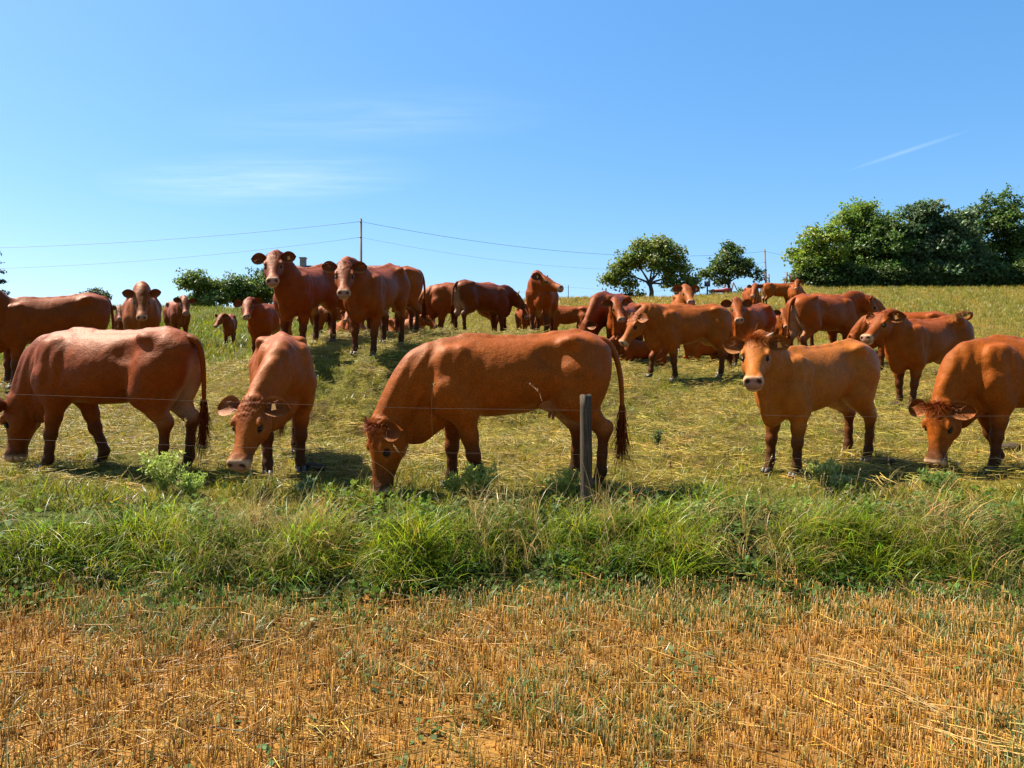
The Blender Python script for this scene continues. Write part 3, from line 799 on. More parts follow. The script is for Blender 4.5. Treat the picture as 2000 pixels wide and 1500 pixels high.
def stalks(n, rng, lo, hi, rad, spread, tilt, flat_=False):
    parts = []
    for i in range(n):
        b = rng.normal(0, spread, 2); h = rng.uniform(lo, hi)
        if flat_:
            a = rng.random()*2*math.pi; d = np.array((math.cos(a), math.sin(a), rng.normal(.03, .10))); p0 = np.array((b[0], b[1], .012 + .03*rng.random()))
        else:
            d = np.array((*rng.normal(0, tilt, 2), 1.)); p0 = np.array((b[0], b[1], -.01))
        d /= np.linalg.norm(d); r = rad*(.75 + .5*rng.random())
        k = rng.normal(0, .02*h, 3)
        V, F = tube([p0, p0 + d*h*.5 + k, p0 + d*h], [r, r*.92, r*.85], 4)
        c = np.ones(3)*(1 + .2*rng.normal()); parts.append((V, F, np.tile(np.clip(c, .45, 1.6), (len(V), 1))))
        if not flat_ and rng.random() < .35:       # a torn leaf sheath
            q = p0 + d*h*rng.uniform(.4, .9); a = rng.random()*6.3
            o = np.array((math.cos(a), math.sin(a), rng.uniform(-.3, .8)))*rng.uniform(.02, .05); s = np.cross(d, o); s = s/np.linalg.norm(s)*.002
            V = np.array([q-s, q+s, q+o+s*.3, q+o-s*.3]); parts.append((V, np.array([[0, 1, 2, 3]]), np.tile(c*1.1, (4, 1))))
    return join(parts)

def leaves(n, rng, size, spread, height):
    """a low rosette of oval leaves"""
    parts = []
    for i in range(n):
        a = rng.random()*6.28; r = spread*math.sqrt(rng.random()); z = height*rng.random()
        d = np.array((math.cos(a), math.sin(a), rng.uniform(-.1, .7))); d /= np.linalg.norm(d); s = np.array((-math.sin(a), math.cos(a), rng.normal(0, .3))); L = size*rng.uniform(.6, 1.3)
        p = np.array((r*math.cos(a), r*math.sin(a), z)); up = np.array((0, 0, 1.))
        pts = [p, p + d*L*.35 + s*L*.3 + up*L*.06, p + d*L*.75 + s*L*.24, p + d*L, p + d*L*.75 - s*L*.24, p + d*L*.35 - s*L*.3 + up*L*.06, p + d*L*.5]
        V = np.array(pts); F = np.array([[0, 1, 2, 6], [6, 2, 3, 3], [6, 3, 4, 4], [0, 6, 4, 5]])
        F = np.array([[0, 1, 2, 6], [2, 3, 4, 6], [4, 5, 0, 6]])
        parts.append((V, F, np.tile(np.ones(3)*rng.uniform(.7, 1.3), (7, 1))))
    return join(parts)

def protos(kind, gens, mat):
    c = bpy.data.collections.new(kind)
    for V, F, C in gens:
        me = mesh_from(kind, V, F, True, C); me.materials.append(mat)
        c.objects.link(bpy.data.objects.new(kind, me))
    return c

def scatter(name, label, X, Y, coll, tone, scl, rng, tilt=.12, dz=0., yaw=None, follow=True):
    n = len(X); Z = terrain(X, Y) + dz
    me = bpy.data.meshes.new(name); me.vertices.add(n); me.vertices.foreach_set('co', np.c_[X, Y, Z].astype(np.float32).ravel())
    rot = np.c_[rng.normal(0, tilt, n), rng.normal(0, tilt, n), rng.random(n)*6.2832 if yaw is None else yaw]
    if follow:
        e = .06; rot[:, 0] += np.arctan((terrain(X, Y+e) - terrain(X, Y-e))/(2*e))*0
    for nm, ty, data in (('turn', 'FLOAT_VECTOR', rot), ('size', 'FLOAT', scl), ('pick', 'INT', rng.integers(0, len(coll.objects), n)), ('tone', 'FLOAT_COLOR', np.c_[tone, np.ones(n)])):
        a = me.attributes.new(nm, ty, 'POINT')
        key = {'FLOAT_VECTOR': 'vector', 'FLOAT_COLOR': 'color'}.get(ty, 'value')
        a.data.foreach_set(key, np.ascontiguousarray(data, np.int32 if ty == 'INT' else np.float32).ravel())
    o = obj(name, me); o['kind'] = 'stuff'; o['label'] = label; o['category'] = 'ground cover'
    ng = bpy.data.node_groups.new(name, 'GeometryNodeTree')
    ng.interface.new_socket('Geometry', in_out='INPUT', socket_type='NodeSocketGeometry'); ng.interface.new_socket('Geometry', in_out='OUTPUT', socket_type='NodeSocketGeometry')
    gi, go = ng.nodes.new('NodeGroupInput'), ng.nodes.new('NodeGroupOutput')
    ci = ng.nodes.new('GeometryNodeCollectionInfo'); ci.inputs['Collection'].default_value = coll; ci.inputs['Separate Children'].default_value = True; ci.inputs['Reset Children'].default_value = True
    ip = ng.nodes.new('GeometryNodeInstanceOnPoints'); ip.inputs['Pick Instance'].default_value = True
    def na(nm, ty):
        k = ng.nodes.new('GeometryNodeInputNamedAttribute'); k.data_type = ty; k.inputs['Name'].default_value = nm
        return [s for s in k.outputs if s.enabled and s.name == 'Attribute'][0]
    L = ng.links.new
    L(gi.outputs[0], ip.inputs['Points']); L(ci.outputs[0], ip.inputs['Instance'])
    L(na('pick', 'INT'), ip.inputs['Instance Index']); L(na('size', 'FLOAT'), ip.inputs['Scale'])
    er = ng.nodes.new('FunctionNodeEulerToRotation'); L(na('turn', 'FLOAT_VECTOR'), er.inputs[0]); L(er.outputs[0], ip.inputs['Rotation'])
    L(ip.outputs[0], go.inputs[0])
    md = o.modifiers.new('scatter', 'NODES'); md.node_group = ng
    return o

def spots(n, y0, y1, rng, margin=.72, power=1.0):
    """random ground spots between two distances, inside a wedge wider than the view"""
    u = rng.random(n)
    Y = np.sqrt(y0*y0 + u*(y1*y1 - y0*y0)) if power == 1 else y0 + (y1-y0)*u**power
    X = (rng.random(n)*2 - 1)*(margin*Y + .6)
    return X, Y
def toned(base, n, rng, v=.18, h=.08):
    return np.clip(np.asarray(base)*(1 + v*rng.normal(0, 1, (n, 1)))*(1 + h*rng.normal(0, 1, (n, 3))), .004, 1)

rg = np.random.default_rng(11)
tuft_short = protos('grass_tuft', [blades(18, rg, .03, .13, .0045, 1.2, .05, 3, .8) for _ in range(8)], M['blade'])
tuft_long = protos('long_grass', [blades(20, rg, .12, .40, .0044, 1.9, .05, 5, 1.1, (rg.normal(0, .3), -.75)) for _ in range(6)] + [blades(14, rg, .09, .28, .0060, 1.5, .06, 4, 1.0, (rg.normal(0, .6), -.2)) for _ in range(5)], M['blade'])
tuft_dry = protos('dry_grass', [blades(12, rg, .25, .60, .0030, 2.0, .05, 5, .5, (rg.normal(0, .5), -.7)) for _ in range(5)], M['straw'])
hay = protos('hay_litter', [stalks(14, rg, .05, .20, .0017, .07, 0, True) for _ in range(6)], M['straw'])
stub = protos('stubble_stalk', [stalks(int(rg.integers(1, 4)), rg, .06, .18, .0019, .016, .06) for _ in range(12)], M['straw'])
litter = protos('straw_litter', [stalks(3, rg, .08, .34, .0022, .05, 0, True) for _ in range(7)], M['straw'])
herb = protos('herb_leaf', [leaves(11, rg, .035, .05, .05) for _ in range(5)], M['herb'])
farblade = protos('coarse_grass', [blades(12, rg, .08, .24, .012, .9, .16, 2, .6) for _ in range(5)], M['blade'])
def clod():
    bm = bmesh.new(); bmesh.ops.create_icosphere(bm, subdivisions=2, radius=1)
    V = np.array([v.co for v in bm.verts]); F = np.array([[v.index for v in f.verts] for f in bm.faces]); bm.free()
    V = V*(1 + .35*wob(V, 1.7, rg.random()*9) + .18*wob(V, 4.3, rg.random()*9))[:, None]*np.array((1.2, .9, .6)); return V*.5, F, np.ones((len(V), 3))
clods = protos('soil_clod', [clod() for _ in range(5)], M['clod'])

STRAW = np.array((.54, .295, .042)); BLEACH = np.array((.62, .41, .11)); LUSH = np.array((.115, .19, .010)); LIME = np.array((.40, .43, .020)); DEEP = np.array((.040, .085, .012))

# stubble field, sown in rows that run slightly askew
n = 20000
X, Y = spots(n, 2.6, 5.75, rg)
ca, sa = math.cos(.22), math.sin(.22)
ru, rv = X*ca + Y*sa, -X*sa + Y*ca
ru = np.round(ru/.145)*.145 + rg.normal(0, .034, n)
X, Y = ru*ca - rv*sa, ru*sa + rv*ca
k = (Y > 2.4) & (Y < 5.55 + .2*np.sin(X*1.3) + rg.normal(0, .12, n)) & (waves(X, Y, 2.1, 5) + rg.normal(0, .5, n) > -.75)
X, Y = X[k], Y[k]; n = len(X)
gr = (rg.random(n) < .10)[:, None]
tone = np.where(gr, toned((.26, .22, .05), n, rg), toned(STRAW*np.array((.95, .84, .72)), n, rg, .2, .06))
scatter('wheat_stubble', 'short golden cut wheat stalks standing across the stubble field', X, Y, stub, tone, rg.uniform(.75, 1.2, n), rg, .09)
n = 3000
X, Y = spots(n, 2.5, 5.9, rg); k = waves(X, Y, 1.4, 2) + rg.normal(0, .5, n) > -.5; X, Y = X[k], Y[k]; n = len(X)
scatter('straw_litter', 'broken pale straw pieces lying between the standing stubble', X, Y, litter, toned(STRAW*.95 + .05*BLEACH, n, rg, .28, .07), rg.uniform(.5, 1.2, n), rg, .1, .0)
n = 9000
X, Y = spots(n, 2.5, 5.8, rg)
scatter('soil_clods', 'small crumbly ochre soil clods between the stubble stalks', X, Y, clods, np.ones((n, 3)), .010 + .030*rg.random(n)**3, rg, 1.0, .0)
n = 800
X, Y = spots(n, 2.5, 5.7, rg); k = waves(X, Y, 1.9, 8) + .5*_ss(4.6, 5.6, Y) + rg.normal(0, .35, n) > .25; X, Y = X[k], Y[k]; n = len(X)
scatter('field_weeds', 'small green weeds sprouting among the stubble', X, Y, herb, toned((.13, .19, .05), n, rg), rg.uniform(.5, 1.3, n), rg, .2, .005)
n = 4500
X, Y = spots(n, 2.5, 5.7, rg); k = waves(X, Y, 1.2, 6) + .9*_ss(4.4, 5.5, Y) + rg.normal(0, .3, n) > .55; X, Y = X[k], Y[k]; n = len(X)
scatter('field_grass', 'thin green grass growing through the stubble', X, Y, tuft_short, toned((.20, .21, .045), n, rg), rg.uniform(.8, 1.7, n), rg, .15)

# the bank: long overhanging grass along its lip, hollows of shade below
def lip(X): return 5.95 + lip_edge(X)
def bank_y(X, t): return lip(X) - .5 + 1.3*t
def green(X, Y, n, lime=0.):
    m = np.clip(.5 + .45*waves(X, Y, 1.5, 3.) + lime + rg.normal(0, .28, n), 0, 1)[:, None]
    return np.clip((LUSH*(1-m) + LIME*m)*(1 + .22*rg.normal(0, 1, (n, 1))), .01, 1)
n = 5200
X = (rg.random(n)*2-1)*6.2; cl = waves(X, X*0, 3.1, 2.); Y = lip(X) + rg.normal(.05, .16, n); k = cl + rg.normal(0, .35, n) > -.45; X, Y, cl = X[k], Y[k], cl[k]; n = len(X)
scatter('bank_grass', 'long green grass hanging over the lip of the bank below the fence', X, Y, tuft_long, green(X, Y, n), rg.uniform(.35, 1.15, n)*(1 + .6*cl)*(1 - .5*_ss(.1, .45, Y - lip(X))), rg, .25, -.01, yaw=rg.normal(0, .45, n) + 1.1*waves(X, X*0, 1.3, 5.))
n = 2600
X = (rg.random(n)*2-1)*6.2; Y = lip(X) - .64 + .20*rg.random(n)**1.5 + rg.normal(0, .12, n); k = waves(X, Y*.4, 1.7, 6) + rg.normal(0, .3, n) > .05; X, Y = X[k], Y[k]; n = len(X)
scatter('bank_foot_grass', 'tangled green grass along the foot of the bank', X, Y, tuft_long, green(X, Y, n, -.15)*.9, rg.uniform(.12, .45, n), rg, .3, -.01)
n = 5000
X = (rg.random(n)*2-1)*6.6; Y = lip(X) + .2 + .95*rg.random(n)**1.3; k = (waves(X, Y, 2.6, 9) + rg.normal(0, .4, n) > -.3) & ~((np.abs(X - .6) < .28) & (Y > 6.2) & (rg.random(n) < .8)); X, Y = X[k], Y[k]; n = len(X)
scatter('verge_grass', 'bright green grass between the bank and the fence', X, Y, tuft_long, green(X, Y, n, .3), (.08 + .28*rg.random(n)**1.5)*(1 + .5*waves(X, Y, 1.9, 4)), rg, .25, -.01)
n = 1600
X = (rg.random(n)*2-1)*6.2; t = rg.random(n)**.9; Y = lip(X) - .25 + .6*t; k = waves(X, Y*.3, 1.7, 7) + rg.normal(0, .35, n) > .12; X, Y, t = X[k], Y[k], t[k]; n = len(X)
scatter('bank_dry_grass', 'bleached dry grass blades trailing down the bank', X, Y, tuft_dry, toned((.60, .42, .14), n, rg, .2), rg.uniform(.5, 1.1, n), rg, .2, .02, yaw=rg.normal(0, .5, n) + 1.0*waves(X, Y*.3, .8, 3))
n = 1600
X = (rg.random(n)*2-1)*6.2; t = rg.random(n); Y = bank_y(X, t*.9 - .1)
scatter('bank_herbs', 'broad leaved green herbs along the foot of the bank', X, Y, herb, toned((.10, .17, .025), n, rg), rg.uniform(.6, 1.6, n), rg, .35, .03)

# pasture
def turf_tone(X, Y, n, wet=.0):
    d = np.clip(dryness(X, Y) + rg.normal(0, .22, n) - wet, 0, 1)[:, None]
    g = toned((.185, .225, .010), n, rg, .28); h = toned((.40, .275, .034), n, rg, .28)
    return g*(1-d) + h*d
X, Y = spots(24000, 6.5, 14.5, rg); n = len(X)
k = rg.random(n) < (.55 + .5*_ss(9, 6.8, Y) + .3*waves(X, Y, 2.6, 4))*(1 - .75*_ss(.35, .7, waves(X, Y, 1.9, 9.))); X, Y = X[k], Y[k]; n = len(X)
scatter('pasture_grass', 'grazed yellow green grass around the nearest cattle', X, Y, tuft_short, turf_tone(X, Y, n), (.45 + 1.0*rg.random(n)**2)*(1 + .5*_ss(7.6, 6.6, Y))*(1 + .45*waves(X, Y, 2.1, 8)), rg, .25)
X, Y = spots(10000, 7.0, 17, rg); k = dryness(X, Y) + rg.normal(0, .25, len(X)) - .5*_ss(.35, .7, waves(X, Y, 1.9, 9.)) > .5; X, Y = X[k], Y[k]; n = len(X)
scatter('hay_litter', 'dry hay scattered over the grazed pasture', X, Y, hay, toned((.55, .40, .065), n, rg, .28), rg.uniform(.6, 1.5, n), rg, .16, .012)
X, Y = spots(15000, 14, 34, rg); n = len(X); s = rg.uniform(.5, 1.0, n)*(1 + .6*_ss(-3, -7, X))
scatter('slope_grass', 'short grass on the slope behind the first cattle', X, Y, farblade, turf_tone(X, Y, n), s*.75, rg, .2)
X, Y = spots(16000, 34, 74, rg); n = len(X)
scatter('crest_grass', 'thin dry grass towards the crest of the hill', X, Y, farblade, turf_tone(X, Y, n), rg.uniform(.7, 1.5, n), rg, .25)

# a swath of longer straw left lying at the lower right
def long_straw(n):
    ps = []
    for i in range(n):
        L = rg.uniform(.18, .5); a = rg.normal(0, .16); c = np.array((rg.normal(0, .15), rg.normal(0, .03), .03 + .05*rg.random())); d = np.array((math.cos(a), math.sin(a), rg.normal(0, .07)))*L
        V, F = tube([c - d*.5, c + np.array((0, 0, .012)), c + d*.5], [.0021, .002, .0017], 4); ps.append((V, F, np.tile(np.ones(3)*rg.uniform(.7, 1.3), (len(V), 1))))
    return join(ps)
swath = protos('long_straw', [long_straw(3) for _ in range(6)], M['straw'])
n = 26; t = rg.random(n)**.7; X = 1.45 + .85*t + rg.normal(0, .05 + .05*t, n); Y = 4.45 - 1.35*t + rg.normal(0, .06, n)
scatter('straw_swath', 'swath of long pale straw lying across the lower right stubble', X, Y, swath, toned(BLEACH*.9, n, rg, .2), rg.uniform(.6, 1.2, n), rg, .06, .01, yaw=math.atan2(-1.35, .85) + rg.normal(0, .16, n))
n = 45; X, Y = spots(n, 2.6, 5.4, rg)
scatter('loose_straw', 'single long straws fallen across the stubble', X, Y, swath, toned(BLEACH*.9, n, rg, .2), rg.uniform(.4, .9, n), rg, .1, .02)

def seeded(n):
    ps = []
    for i in range(n):
        b = rg.normal(0, .03, 2); d = np.array((*rg.normal(0, .28, 2), 1.)); d /= np.linalg.norm(d); L = rg.uniform(.28, .62); p0 = np.array((b[0], b[1], 0)); k = np.array((*rg.normal(0, .10, 2), -.05))
        q = np.linspace(0, 1, 6)[:, None]; P = p0 + d*L*q + k*q*q
        V, F = tube(P, np.linspace(.0014, .0008, 6), 4); c = rg.uniform(.7, 1.2); ps.append((V, F, np.full((len(V), 3), c)))
        for j in range(14):
            t = rg.uniform(.72, 1); p = p0 + d*L*t + k*t*t; o = unit(d + rg.normal(0, .45, 3))*.018; s = unit(np.cross(o, rg.normal(0, 1, 3)))*.003
            ps.append((np.array([p, p + o*.5 + s, p + o, p + o*.5 - s]), np.array([[0, 1, 2, 3]]), np.full((4, 3), c*1.1)))
    return join(ps)
heads = protos('seeding_grass', [seeded(3) for _ in range(7)], M['straw'])
n = 200; X = (rg.random(n)*2-1)*6.4; Y = lip(X) + rg.normal(.2, .35, n); k = waves(X, Y, 1.4, 3) + rg.normal(0, .4, n) > 0; X, Y = X[k], Y[k]; n = len(X)
scatter('seeding_grass', 'thin seeding grass stems rising from the verge', X, Y, heads, toned((.46, .33, .13), n, rg, .25), rg.uniform(.5, 1.05, n), rg, .2)
n = 1100; X = (rg.random(n)*2-1)*6.6; Y = lip(X) + .1 + 1.0*rg.random(n); k = (waves(X, Y, 2.0, 12) + rg.normal(0, .3, n) > .3) & ~((np.abs(X - .6) < .25) & (Y > 6.2)); X, Y = X[k], Y[k]; n = len(X)
scatter('verge_herbs', 'broad leaved herbs in patches on the verge', X, Y, herb, toned((.16, .25, .03), n, rg), rg.uniform(.7, 1.7, n), rg, .3, .05)
# ------------------------------------------------------------------ trees, house, poles, implements, fence, weeds
def leaf_mat(name, trans=.4, rough=.45, spec=.35):
    m, nt, b = new_mat(name)
    a1 = N(nt, 'ShaderNodeAttribute', attribute_name='tint'); nt.links.new(a1.outputs['Color'], b.inputs['Base Color'])
    b.inputs['Roughness'].default_value = rough; b.inputs['Specular IOR Level'].default_value = spec
    tr = N(nt, 'ShaderNodeBsdfTranslucent'); nt.links.new(a1.outputs['Color'], tr.inputs['Color'])
    ms = N(nt, 'ShaderNodeMixShader'); ms.inputs[0].default_value = trans
    nt.links.new(b.outputs[0], ms.inputs[1]); nt.links.new(tr.outputs[0], ms.inputs[2]); nt.links.new(ms.outputs[0], nt.nodes['Material Output'].inputs['Surface'])
    M[name] = m; return m
leaf_mat('leaf', .5)
def noisy(name, c1, c2, scale, rough=.85, bump=.02, stretch=(1, 1, 1)):
    m, nt, b = new_mat(name)
    tc = N(nt, 'ShaderNodeTexCoord'); mp = N(nt, 'ShaderNodeMapping'); mp.inputs['Scale'].default_value = stretch
    nz = N(nt, 'ShaderNodeTexNoise'); nz.inputs['Scale'].default_value = scale; nz.inputs['Detail'].default_value = 7; nz.inputs['Roughness'].default_value = .65
    cr = N(nt, 'ShaderNodeValToRGB'); cr.color_ramp.elements[0].position = .32; cr.color_ramp.elements[1].position = .68
    cr.color_ramp.elements[0].color = (*[v*KA for v in c1], 1); cr.color_ramp.elements[1].color = (*[v*KA for v in c2], 1)
    nt.links.new(tc.outputs['Object'], mp.inputs[0]); nt.links.new(mp.outputs[0], nz.inputs['Vector']); nt.links.new(nz.outputs[0], cr.inputs[0]); nt.links.new(cr.outputs[0], b.inputs['Base Color'])
    bp = N(nt, 'ShaderNodeBump'); bp.inputs['Distance'].default_value = bump; bp.inputs['Strength'].default_value = .8
    nt.links.new(nz.outputs[0], bp.inputs['Height']); nt.links.new(bp.outputs[0], b.inputs['Normal']); b.inputs['Roughness'].default_value = rough; b.inputs['Specular IOR Level'].default_value = .25
    M[name] = m; return m
noisy('bark', (.05, .036, .025), (.13, .10, .07), 3, bump=.05, stretch=(3, 3, .5))
noisy('post_wood', (.014, .010, .006), (.135, .098, .060), 9, bump=.012, stretch=(9, 9, .55))
noisy('pole_wood', (.14, .13, .12), (.25, .23, .21), 4, stretch=(4, 4, .3))
noisy('roof_tile', (.16, .075, .05), (.30, .14, .09), 5, stretch=(1, 1, 1))
noisy('old_stone', (.24, .20, .15), (.42, .36, .28), 2.5)
noisy('rust', (.10, .045, .03), (.22, .11, .07), 5, .7, .003)
flat('dark_iron', (.05, .05, .055), .55); flat('red_paint', (.45, .05, .035), .45); flat('wire', (.12, .09, .07), .8, .1)
flat('cable', (.03, .03, .035), .6); flat('pane', (.03, .04, .05), .1, .6); flat('shutter', (.30, .20, .14), .6)
noisy('dark_earth', (.03, .02, .012), (.09, .055, .03), 30, .95, .02)
noisy('fruit', (.32, .33, .10), (.46, .44, .18), 14, .5, .003)

def root_of(name, label, cat, loc, rz=0, group=None):
    r = bpy.data.objects.new(name, None); COL.objects.link(r); r.location = loc; r.rotation_euler = (0, 0, rz); r.empty_display_size = .3
    r['label'] = label; r['category'] = cat
    if group: r['group'] = group
    return r
def tag(o, label, cat, group=None, kind=None):
    o['label'] = label; o['category'] = cat
    if group: o['group'] = group
    if kind: o['kind'] = kind
    return o
def box(c, s, R=None):
    V = np.array([(x, y, z) for x in (-.5, .5) for y in (-.5, .5) for z in (-.5, .5)], float)*np.array(s)
    if R is not None: V = V @ np.array(R)
    return V + np.array(c), np.array([(0, 1, 3, 2), (4, 6, 7, 5), (0, 4, 5, 1), (2, 3, 7, 6), (0, 2, 6, 4), (1, 5, 7, 3)])
def bar(p, q, r, n=6): return tube([p, q], [r, r], n)
def part(name, shapes, mat, parent, smooth=True):
    V, F, _ = join([s[:2] for s in shapes]); return obj(name, mesh_from(name, V, F, smooth), M[mat], parent)

def foliage(lobes, rng, n_cl, per, cl_r, size, col, gap=.35, long=1.6):
    """leaf sized quads in clumps through the lobes of a crown"""
    W = np.array([l[3]*l[4] + l[3]*l[5] + l[4]*l[5] for l in lobes]); W = W/W.sum()
    k = rng.choice(len(lobes), n_cl, p=W); Lb = np.array(lobes)[k]
    d = rng.normal(0, 1, (n_cl, 3)); d /= np.linalg.norm(d, axis=1)[:, None]
    rad = (1 - .55*rng.random(n_cl)**1.7)[:, None]*(1 + .12*rng.normal(0, 1, (n_cl, 1)))
    c = Lb[:, :3] + d*rad*Lb[:, 3:6]
    keep = wob(c, 1.3/max(.6, cl_r*1.4), rng.random()*9) + rng.normal(0, .25, n_cl) > -gap
    c, d = c[keep], d[keep]; m = len(c)
    P = np.repeat(c, per, 0) + rng.normal(0, cl_r, (m*per, 3))*np.array((1, 1, .6))
    nn = len(P)
    nrm = np.repeat(d, per, 0)*.5 + rng.normal(0, .6, (nn, 3)) + np.array((0, 0, .45)); nrm /= np.linalg.norm(nrm, axis=1)[:, None]
    t = np.cross(nrm, rng.normal(0, 1, (nn, 3))); t /= np.linalg.norm(t, axis=1)[:, None]; b = np.cross(nrm, t)
    s = size*(.6 + .8*rng.random((nn, 1)))
    V = np.stack([P - t*s*long*.5, P + b*s*.5 - nrm*s*.12, P + t*s*long*.5, P - b*s*.5 - nrm*s*.12], 1).reshape(-1, 3)
    F = np.arange(nn*4).reshape(-1, 4)
    cc = np.asarray(col)*(1 + .22*np.repeat(rng.normal(0, 1, (m, 1)), per, 0))*(1 + .18*rng.normal(0, 1, (nn, 1)))*np.array((1, 1, 1))
    cc[:, 0] *= 1 + .15*np.repeat(rng.normal(0, 1, m), per)
    return V, F, np.repeat(np.clip(cc, .008, .5), 4, 0), c

def tree(name, label, px, Y, lobes, trunk_h, trunk_r, col, seed, n_cl=300, per=34, cl_r=.34, size=.16, cat='tree', group=None, gap=.35, limbs=7, sink=.0, long=1.6):
    """lobes: (dx, dy, z, rx, ry, rz) in metres from the foot"""
    rng = np.random.default_rng(seed); x, y = at(px, Y)
    r = root_of(name, label, cat, (x, y, terrain(x, y) - sink), 0, group)
    V, F, C, cl = foliage(lobes, rng, n_cl, per, cl_r, size, col, gap, long)
    me = mesh_from('crown', V, F, False, C); obj('crown', me, M['leaf'], r)
    top = np.array((rng.normal(0, .1), 0, trunk_h))
    sh = [tube([(0, 0, -.3), (0, 0, .0), (.03, 0, trunk_h*.5), top], [trunk_r*1.6, trunk_r*1.25, trunk_r, trunk_r*.85], 10)]
    L = sorted(lobes, key=lambda l: -l[3])[:limbs]
    for l in L:
        e = np.array(l[:3]) + np.array((0, 0, l[5]*.2)); mid = top*.5 + e*.5 + rng.normal(0, .15, 3) - np.array((0, 0, .1))
        sh.append(tube([top - (0, 0, .2), top*.75 + mid*.25, mid, e], [trunk_r*.7, trunk_r*.55, trunk_r*.36, trunk_r*.14], 6))
        near = cl[np.argsort(np.linalg.norm(cl - e, axis=1))[:9]]
        for q in near: sh.append(tube([mid, (mid+q)*.5 + rng.normal(0, .08, 3), q], [trunk_r*.2, trunk_r*.13, trunk_r*.05], 4))
    part('trunk', sh, 'bark', r)
    return r

def blob(n, rx, rz, z, rng, r, ry=None):
    """n lobes spread over an oval crown"""
    ry = ry or rx; o = []
    for i in range(n):
        a = i*2.4 + rng.random(); u = math.sqrt((i+.5)/n); v = rng.uniform(-1, 1)
        s = r*rng.uniform(.75, 1.25)
        o.append((rx*u*math.cos(a)*math.sqrt(1-v*v*.6), ry*u*math.sin(a)*.8, z + rz*v*.8, s*1.1, s, s*.8))
    return o
rt = np.random.default_rng(5)
TG = 'trees along the crest of the hill'
OLIVE = (.20, .25, .028); MIDG = (.15, .22, .032); DARKG = (.125, .205, .030); BLUEG = (.13, .205, .075)
# the walnut with the low spreading crown and its neighbour
wl = [(-.2, 0, 3.9, 1.5, 1.4, .8), (-1.5, .2, 3.1, 1.2, 1.2, .75), (1.3, 0, 3.5, 1.3, 1.2, .7), (-2.6, 0, 2.2, .95, 1, .6), (2.2, 0, 2.4, 1.1, 1, .7), (.2, -.6, 2.8, 1.4, 1.2, .7), (-3.1, .2, 1.5, .75, .8, .5), (3.0, 0, 1.35, .75, .9, .6), (-1.9, -.3, 1.1, .7, .7, .5), (1.4, .2, 1.6, .9, .9, .5), (.9, 0, 4.6, .7, .7, .4), (-.4, 0, 4.5, .9, .8, .35), (2.1, .1, 3.9, .6, .6, .4)]
tree('walnut_tree', 'broad low crowned tree with a bare forked trunk, left of the smaller round one', 1272, 66, wl, 1.3, .17, OLIVE, 3, 420, 30, .27, .15, group=TG, gap=.5)
rl = [(0, 0, 3.3, 1.1, 1.1, .75), (-.9, .1, 2.6, 1.0, 1, .65), (1.0, 0, 2.6, 1.0, 1, .65), (-1.7, 0, 1.9, .7, .8, .5), (1.8, 0, 2.1, .75, .8, .45), (.1, -.4, 2.1, 1.0, 1, .6), (-.9, 0, 1.2, .7, .7, .4), (2.3, 0, 1.6, .45, .5, .35), (-.1, 0, 4.1, .6, .6, .4), (.75, 0, 3.6, .6, .6, .4)]
tree('round_tree', 'small round tree between the broad low one and the leaning pole', 1424, 70, rl, 1.1, .13, (.12, .18, .034), 8, 230, 30, .25, .15, group=TG)
tree('low_bush', 'dark bush tucked under the right side of the broad low crown', 1335, 67, [(0, 0, .6, .7, .6, .6), (.5, 0, .9, .5, .5, .5), (-.4, 0, .5, .5, .5, .45)], .4, .05, DARKG, 21, 70, 26, .16, .12, 'bush')
tree('low_bush', 'small dark scrub at the foot of the forked trunk', 1240, 66.5, [(0, 0, .35, .8, .5, .38), (-.8, 0, .3, .6, .5, .3)], .3, .04, DARKG, 22, 60, 24, .14, .11, 'bush')
tree('low_bush', 'tiny dark bush right of the round tree stem', 1452, 71, [(0, 0, .3, .55, .4, .3)], .2, .04, DARKG, 23, 34, 22, .12, .10, 'bush')
# the dark wood on the right
def crown(h, w, n, r, seed): 
    g = np.random.default_rng(seed); o = []
    for i in range(n):
        t = (i+.5)/n; z = h*(.16 + .80*t); ww = w*(math.sin(math.pi*(.16 + .80*t))**.65)
        for s in (-1, 0, 1): o.append((s*ww*.62 + g.normal(0, .2), g.normal(0, .5), z + g.normal(0, .25), r*g.uniform(.8, 1.25)*(1.15-.35*t), r*1.1, r*g.uniform(.6, .85)))
    return o
tree('leafy_tree', 'bright yellow green feathery tree at the left end of the dark wood', 1600, 74, crown(5.6, 2.3, 4, 1.15, 1), 1.6, .2, (.24, .31, .03), 31, 420, 34, .30, .17, group=TG, gap=.25)
tree('leafy_tree', 'tallest yellow green tree of the wood, behind the left end one', 1668, 77, crown(8.6, 2.2, 5, 1.2, 2), 2.2, .24, (.22, .30, .034), 32, 520, 34, .30, .17, group=TG, gap=.22)
tree('leafy_tree', 'dark tree right of the tallest yellow green one', 1732, 75, crown(6.6, 2.2, 5, 1.2, 3), 1.8, .22, DARKG, 33, 480, 34, .32, .19, group=TG, gap=.3)
tree('broad_leaf_tree', 'bluish dark tree with big glossy leaves in the middle of the wood', 1800, 75, crown(7.7, 2.1, 5, 1.15, 4), 2.0, .22, BLUEG, 34, 460, 32, .32, .21, group=TG, gap=.3)
tree('broad_leaf_tree', 'bluish dark tree with a lower top, just left of the spiky crowned one', 1868, 74, crown(6.9, 2.0, 5, 1.15, 5), 2.0, .22, BLUEG, 35, 440, 32, .32, .20, group=TG, gap=.3)
sp = crown(7.5, 2.5, 5, 1.2, 6) + [(dx, 0, z - .55, .28, .3, .75) for dx, z in ((-1.7, 8.2), (-.9, 8.9), (.2, 9.1), (1.2, 9.3), (1.9, 8.6), (-2.3, 7.6))]
